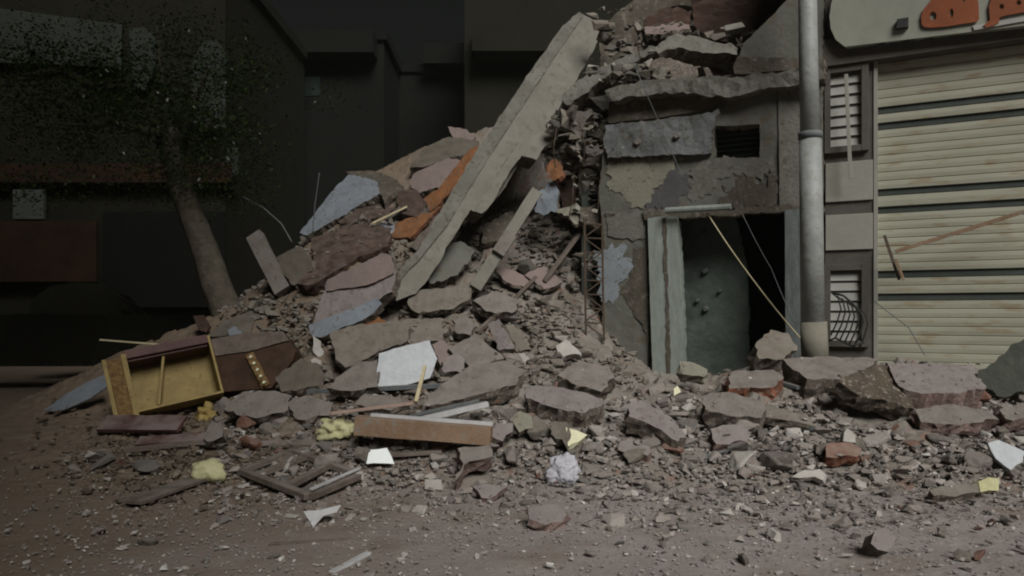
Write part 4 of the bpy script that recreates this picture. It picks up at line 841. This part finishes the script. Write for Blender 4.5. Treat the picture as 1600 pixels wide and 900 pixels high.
for (px, py, Y, s) in spots:
    r = random.random(); acc = 0
    for k, nm, w in kinds:
        acc += w
        if r < acc: break
    if k == 'chunkw': s *= .62
    o = bpy.data.objects.new('rubble_chunk', variants[(k, random.randrange(16))]); col.objects.link(o)
    p = W(px, py, Y); o.location = (p.x, p.y, max(H(p.x, p.y), 0)+s*.30)
    o.scale = (s*random.uniform(.8, 1.45), s*random.uniform(.8, 1.3), s*random.uniform(.7, 1.1))
    o.rotation_euler = (random.uniform(-.6, .6), random.uniform(-.6, .6), random.uniform(0, 6.28))
    z = zone(px, py); tag(o, f'loose {nm} chunk {z}', 'chunk', f'{nm} chunks {z}')
# countless small debris and gravel: two stuff meshes
tmpl = []
for i in range(14):
    bm = hull(500+i, random.Random(i).uniform(.35, .85)); bmesh.ops.triangulate(bm, faces=bm.faces)
    tmpl.append((np.array([v.co[:] for v in bm.verts]), np.array([[v.index for v in f.verts] for f in bm.faces]))); bm.free()
from mathutils.bvhtree import BVHTree
bv, bf = [], []
for o in SL:
    if o is None or o.name.startswith(('steel', 'glossy')): continue
    b0 = len(bv); bv += [o.matrix_basis @ v.co for v in o.data.vertices]; bf += [[i+b0 for i in p.vertices] for p in o.data.polygons]
BV = BVHTree.FromPolygons(bv, bf)
def scatter(name, N, pos, size, m, lift=.3, onslab=.35):
    V = []; Fs = []; b = 0
    P = np.array([pos() for _ in range(N)]); hz = np.concatenate([Hs(a[:, 0], a[:, 1]) for a in np.array_split(P, max(1, N//2000))]); hz = np.maximum(hz, 0)
    for (x, y), z in zip(P, hz):
        h_ = BV.ray_cast(Vector((x, y, 7)), Vector((0, 0, -1)))
        sl = h_[0] is not None and h_[0].z > z+.02
        if sl:
            if random.random() > onslab or h_[1].z < .75: continue
            z = h_[0].z-.002
        tv, tf = tmpl[random.randrange(14)]; s = size(x, y)*(.5 if sl else 1)
        e = Matrix.Rotation(random.uniform(0, 6.28), 3, 'Z') @ Matrix.Rotation(random.uniform(-.8, .8), 3, 'X') @ Matrix.Diagonal((s*random.uniform(.8, 1.7), s*random.uniform(.7, 1.2), s*random.uniform(.6, 1.1)))
        V.append(tv@np.array(e).T+np.array([x, y, z+s*lift])); Fs.append(tf+b); b += len(tv)
    me = bpy.data.meshes.new(name); me.from_pydata(np.concatenate(V).tolist(), [], np.concatenate(Fs).tolist())
    o = bpy.data.objects.new(name, me); col.objects.link(o); me.materials.append(M[m]); return tag(o, kind='stuff')
def pix_pos(xr, yr):
    def f():
        while True:
            px = random.uniform(*xr); py = random.triangular(*yr) if len(yr) == 3 else random.uniform(*yr)
            Y = (CAMZ)*F/(py-HZ) if py > 770 else _row(px, py)
            return ((px-800)/F*Y, Y)
    return f
def gauss_pos(cx, sx, cy, sy):
    def f():
        px = random.gauss(cx, sx); py = min(880, max(600, random.gauss(cy, sy))); Y = CAMZ*F/(py-HZ) if py > 770 else _row(px, py)
        return ((px-800)/F*Y, Y)
    return f
_cache = {}
def _row(px, py):
    k = (int(px//12), int(py//6))
    if k not in _cache: _cache[k] = hit(k[0]*12+6, k[1]*6+3)
    return _cache[k]*random.uniform(.985, 1.015)
ls = lambda lo, hi: (lambda x, y: math.exp(random.gauss(math.log(lo), .45)) if True else hi)
scatter('street_gravel', 3600, pix_pos((-20, 1640), (700, 930)), lambda x, y: min(.03, math.exp(random.gauss(math.log(.0065), .55))), 'gravel')
scatter('small_debris', 7800, pix_pos((330, 1640), (560, 830, 690)), lambda x, y: min(.075, math.exp(random.gauss(math.log(.016), .6))), 'chunk')
scatter('slope_debris', 5500, pix_pos((340, 1010), (330, 600)), lambda x, y: min(.10, math.exp(random.gauss(math.log(.032), .5))), 'chunkd')
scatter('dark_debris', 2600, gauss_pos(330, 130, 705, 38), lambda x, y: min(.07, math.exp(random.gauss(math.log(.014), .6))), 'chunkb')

scatter('fine_grit', 9000, pix_pos((100, 1640), (600, 900, 760)), lambda x, y: min(.012, math.exp(random.gauss(math.log(.005), .4))), 'gravel')
scatter('street_crumbs', 420, gauss_pos(1150, 330, 775, 35), lambda x, y: min(.05, math.exp(random.gauss(math.log(.018), .5))), 'chunk')
# crumbled masonry caught in the torn edge of the house
V = []; Fs = []; b = 0
for (cx, cy, sx, sy, Y, N_, sz) in ((905,190,26,22,11.3,170,.045),(925,290,18,40,11.15,150,.045),(880,250,22,14,11.5,90,.05),(1010,115,60,9,10.75,150,.04),(1060,60,60,14,11.3,130,.045),(960,60,25,30,12.0,120,.05),(1100,150,70,6,10.35,120,.022),(960,340,30,14,10.75,90,.03),(1170,70,20,20,11.6,50,.05),(870,440,40,30,11.2,160,.05),(960,235,40,8,10.6,60,.02)):
    for _ in range(int(N_*.38)):
        g = lambda s_: max(-1.5, min(1.5, random.gauss(0, 1)))*s_
        p = W(cx+g(sx), cy+g(sy), Y+.08+g(.12)); s = min(.16, math.exp(random.gauss(math.log(sz*.85), .75)))
        tv, tf = tmpl[random.randrange(14)]
        e = Matrix.Rotation(random.uniform(0, 6.28), 3, 'Z') @ Matrix.Rotation(random.uniform(-1.5, 1.5), 3, 'X') @ Matrix.Diagonal((s*random.uniform(.8, 2.2), s*random.uniform(.6, 1.2), s*random.uniform(.6, 1.1)))
        V.append(tv@np.array(e).T+np.array(p[:])); Fs.append(tf+b); b += len(tv)
me = bpy.data.meshes.new('crumbled_masonry'); me.from_pydata(np.concatenate(V).tolist(), [], np.concatenate(Fs).tolist())
o = bpy.data.objects.new('crumbled_masonry', me); col.objects.link(o); me.materials.append(M['crumb']); tag(o, kind='stuff')
for i, (a, b_, c, d) in enumerate(((905,190,915,262),(948,250,930,330),(1030,140,1042,205),(870,200,868,262),(1150,60,1168,110),(990,30,1003,95),(896,270,893,345),(1085,120,1092,172))):
    wire(('rusty bar end hanging near the column side','bent bar hanging at the ochre plaster edge','short bar dangling over the bluish beam','bar stub below the jagged olive lump','bar stub at the white wall edge','thin bar beside the roof masonry','bar hanging above the yellowish shard','short bar dangling by the dark louvre window')[i], [W(a, b_, 10.9), W((a+c)/2+random.uniform(-6, 6), (b_+d)/2, 10.7), W(c+random.uniform(-5, 5), d, 10.8)], .008, 'rust', cat='rebar', name='rebar')
# ------------------------------------------------------------------ dust hanging in the night air
bpy.ops.mesh.primitive_cube_add(size=1, location=(0, 24, 11)); hz_ = bpy.context.object; hz_.name = 'haze'; hz_.scale = (110, 76, 30); hz_['kind'] = 'stuff'
hm = bpy.data.materials.new('haze'); hm.use_nodes = True; hn = hm.node_tree; hn.nodes.remove(hn.nodes['Principled BSDF'])
pv = hn.nodes.new('ShaderNodeVolumePrincipled'); pv.inputs['Density'].default_value = .00045; pv.inputs['Color'].default_value = (.86, .95, .80, 1); pv.inputs['Anisotropy'].default_value = 0
hn.links.new(pv.outputs[0], hn.nodes['Material Output'].inputs['Volume']); hz_.data.materials.append(hm)
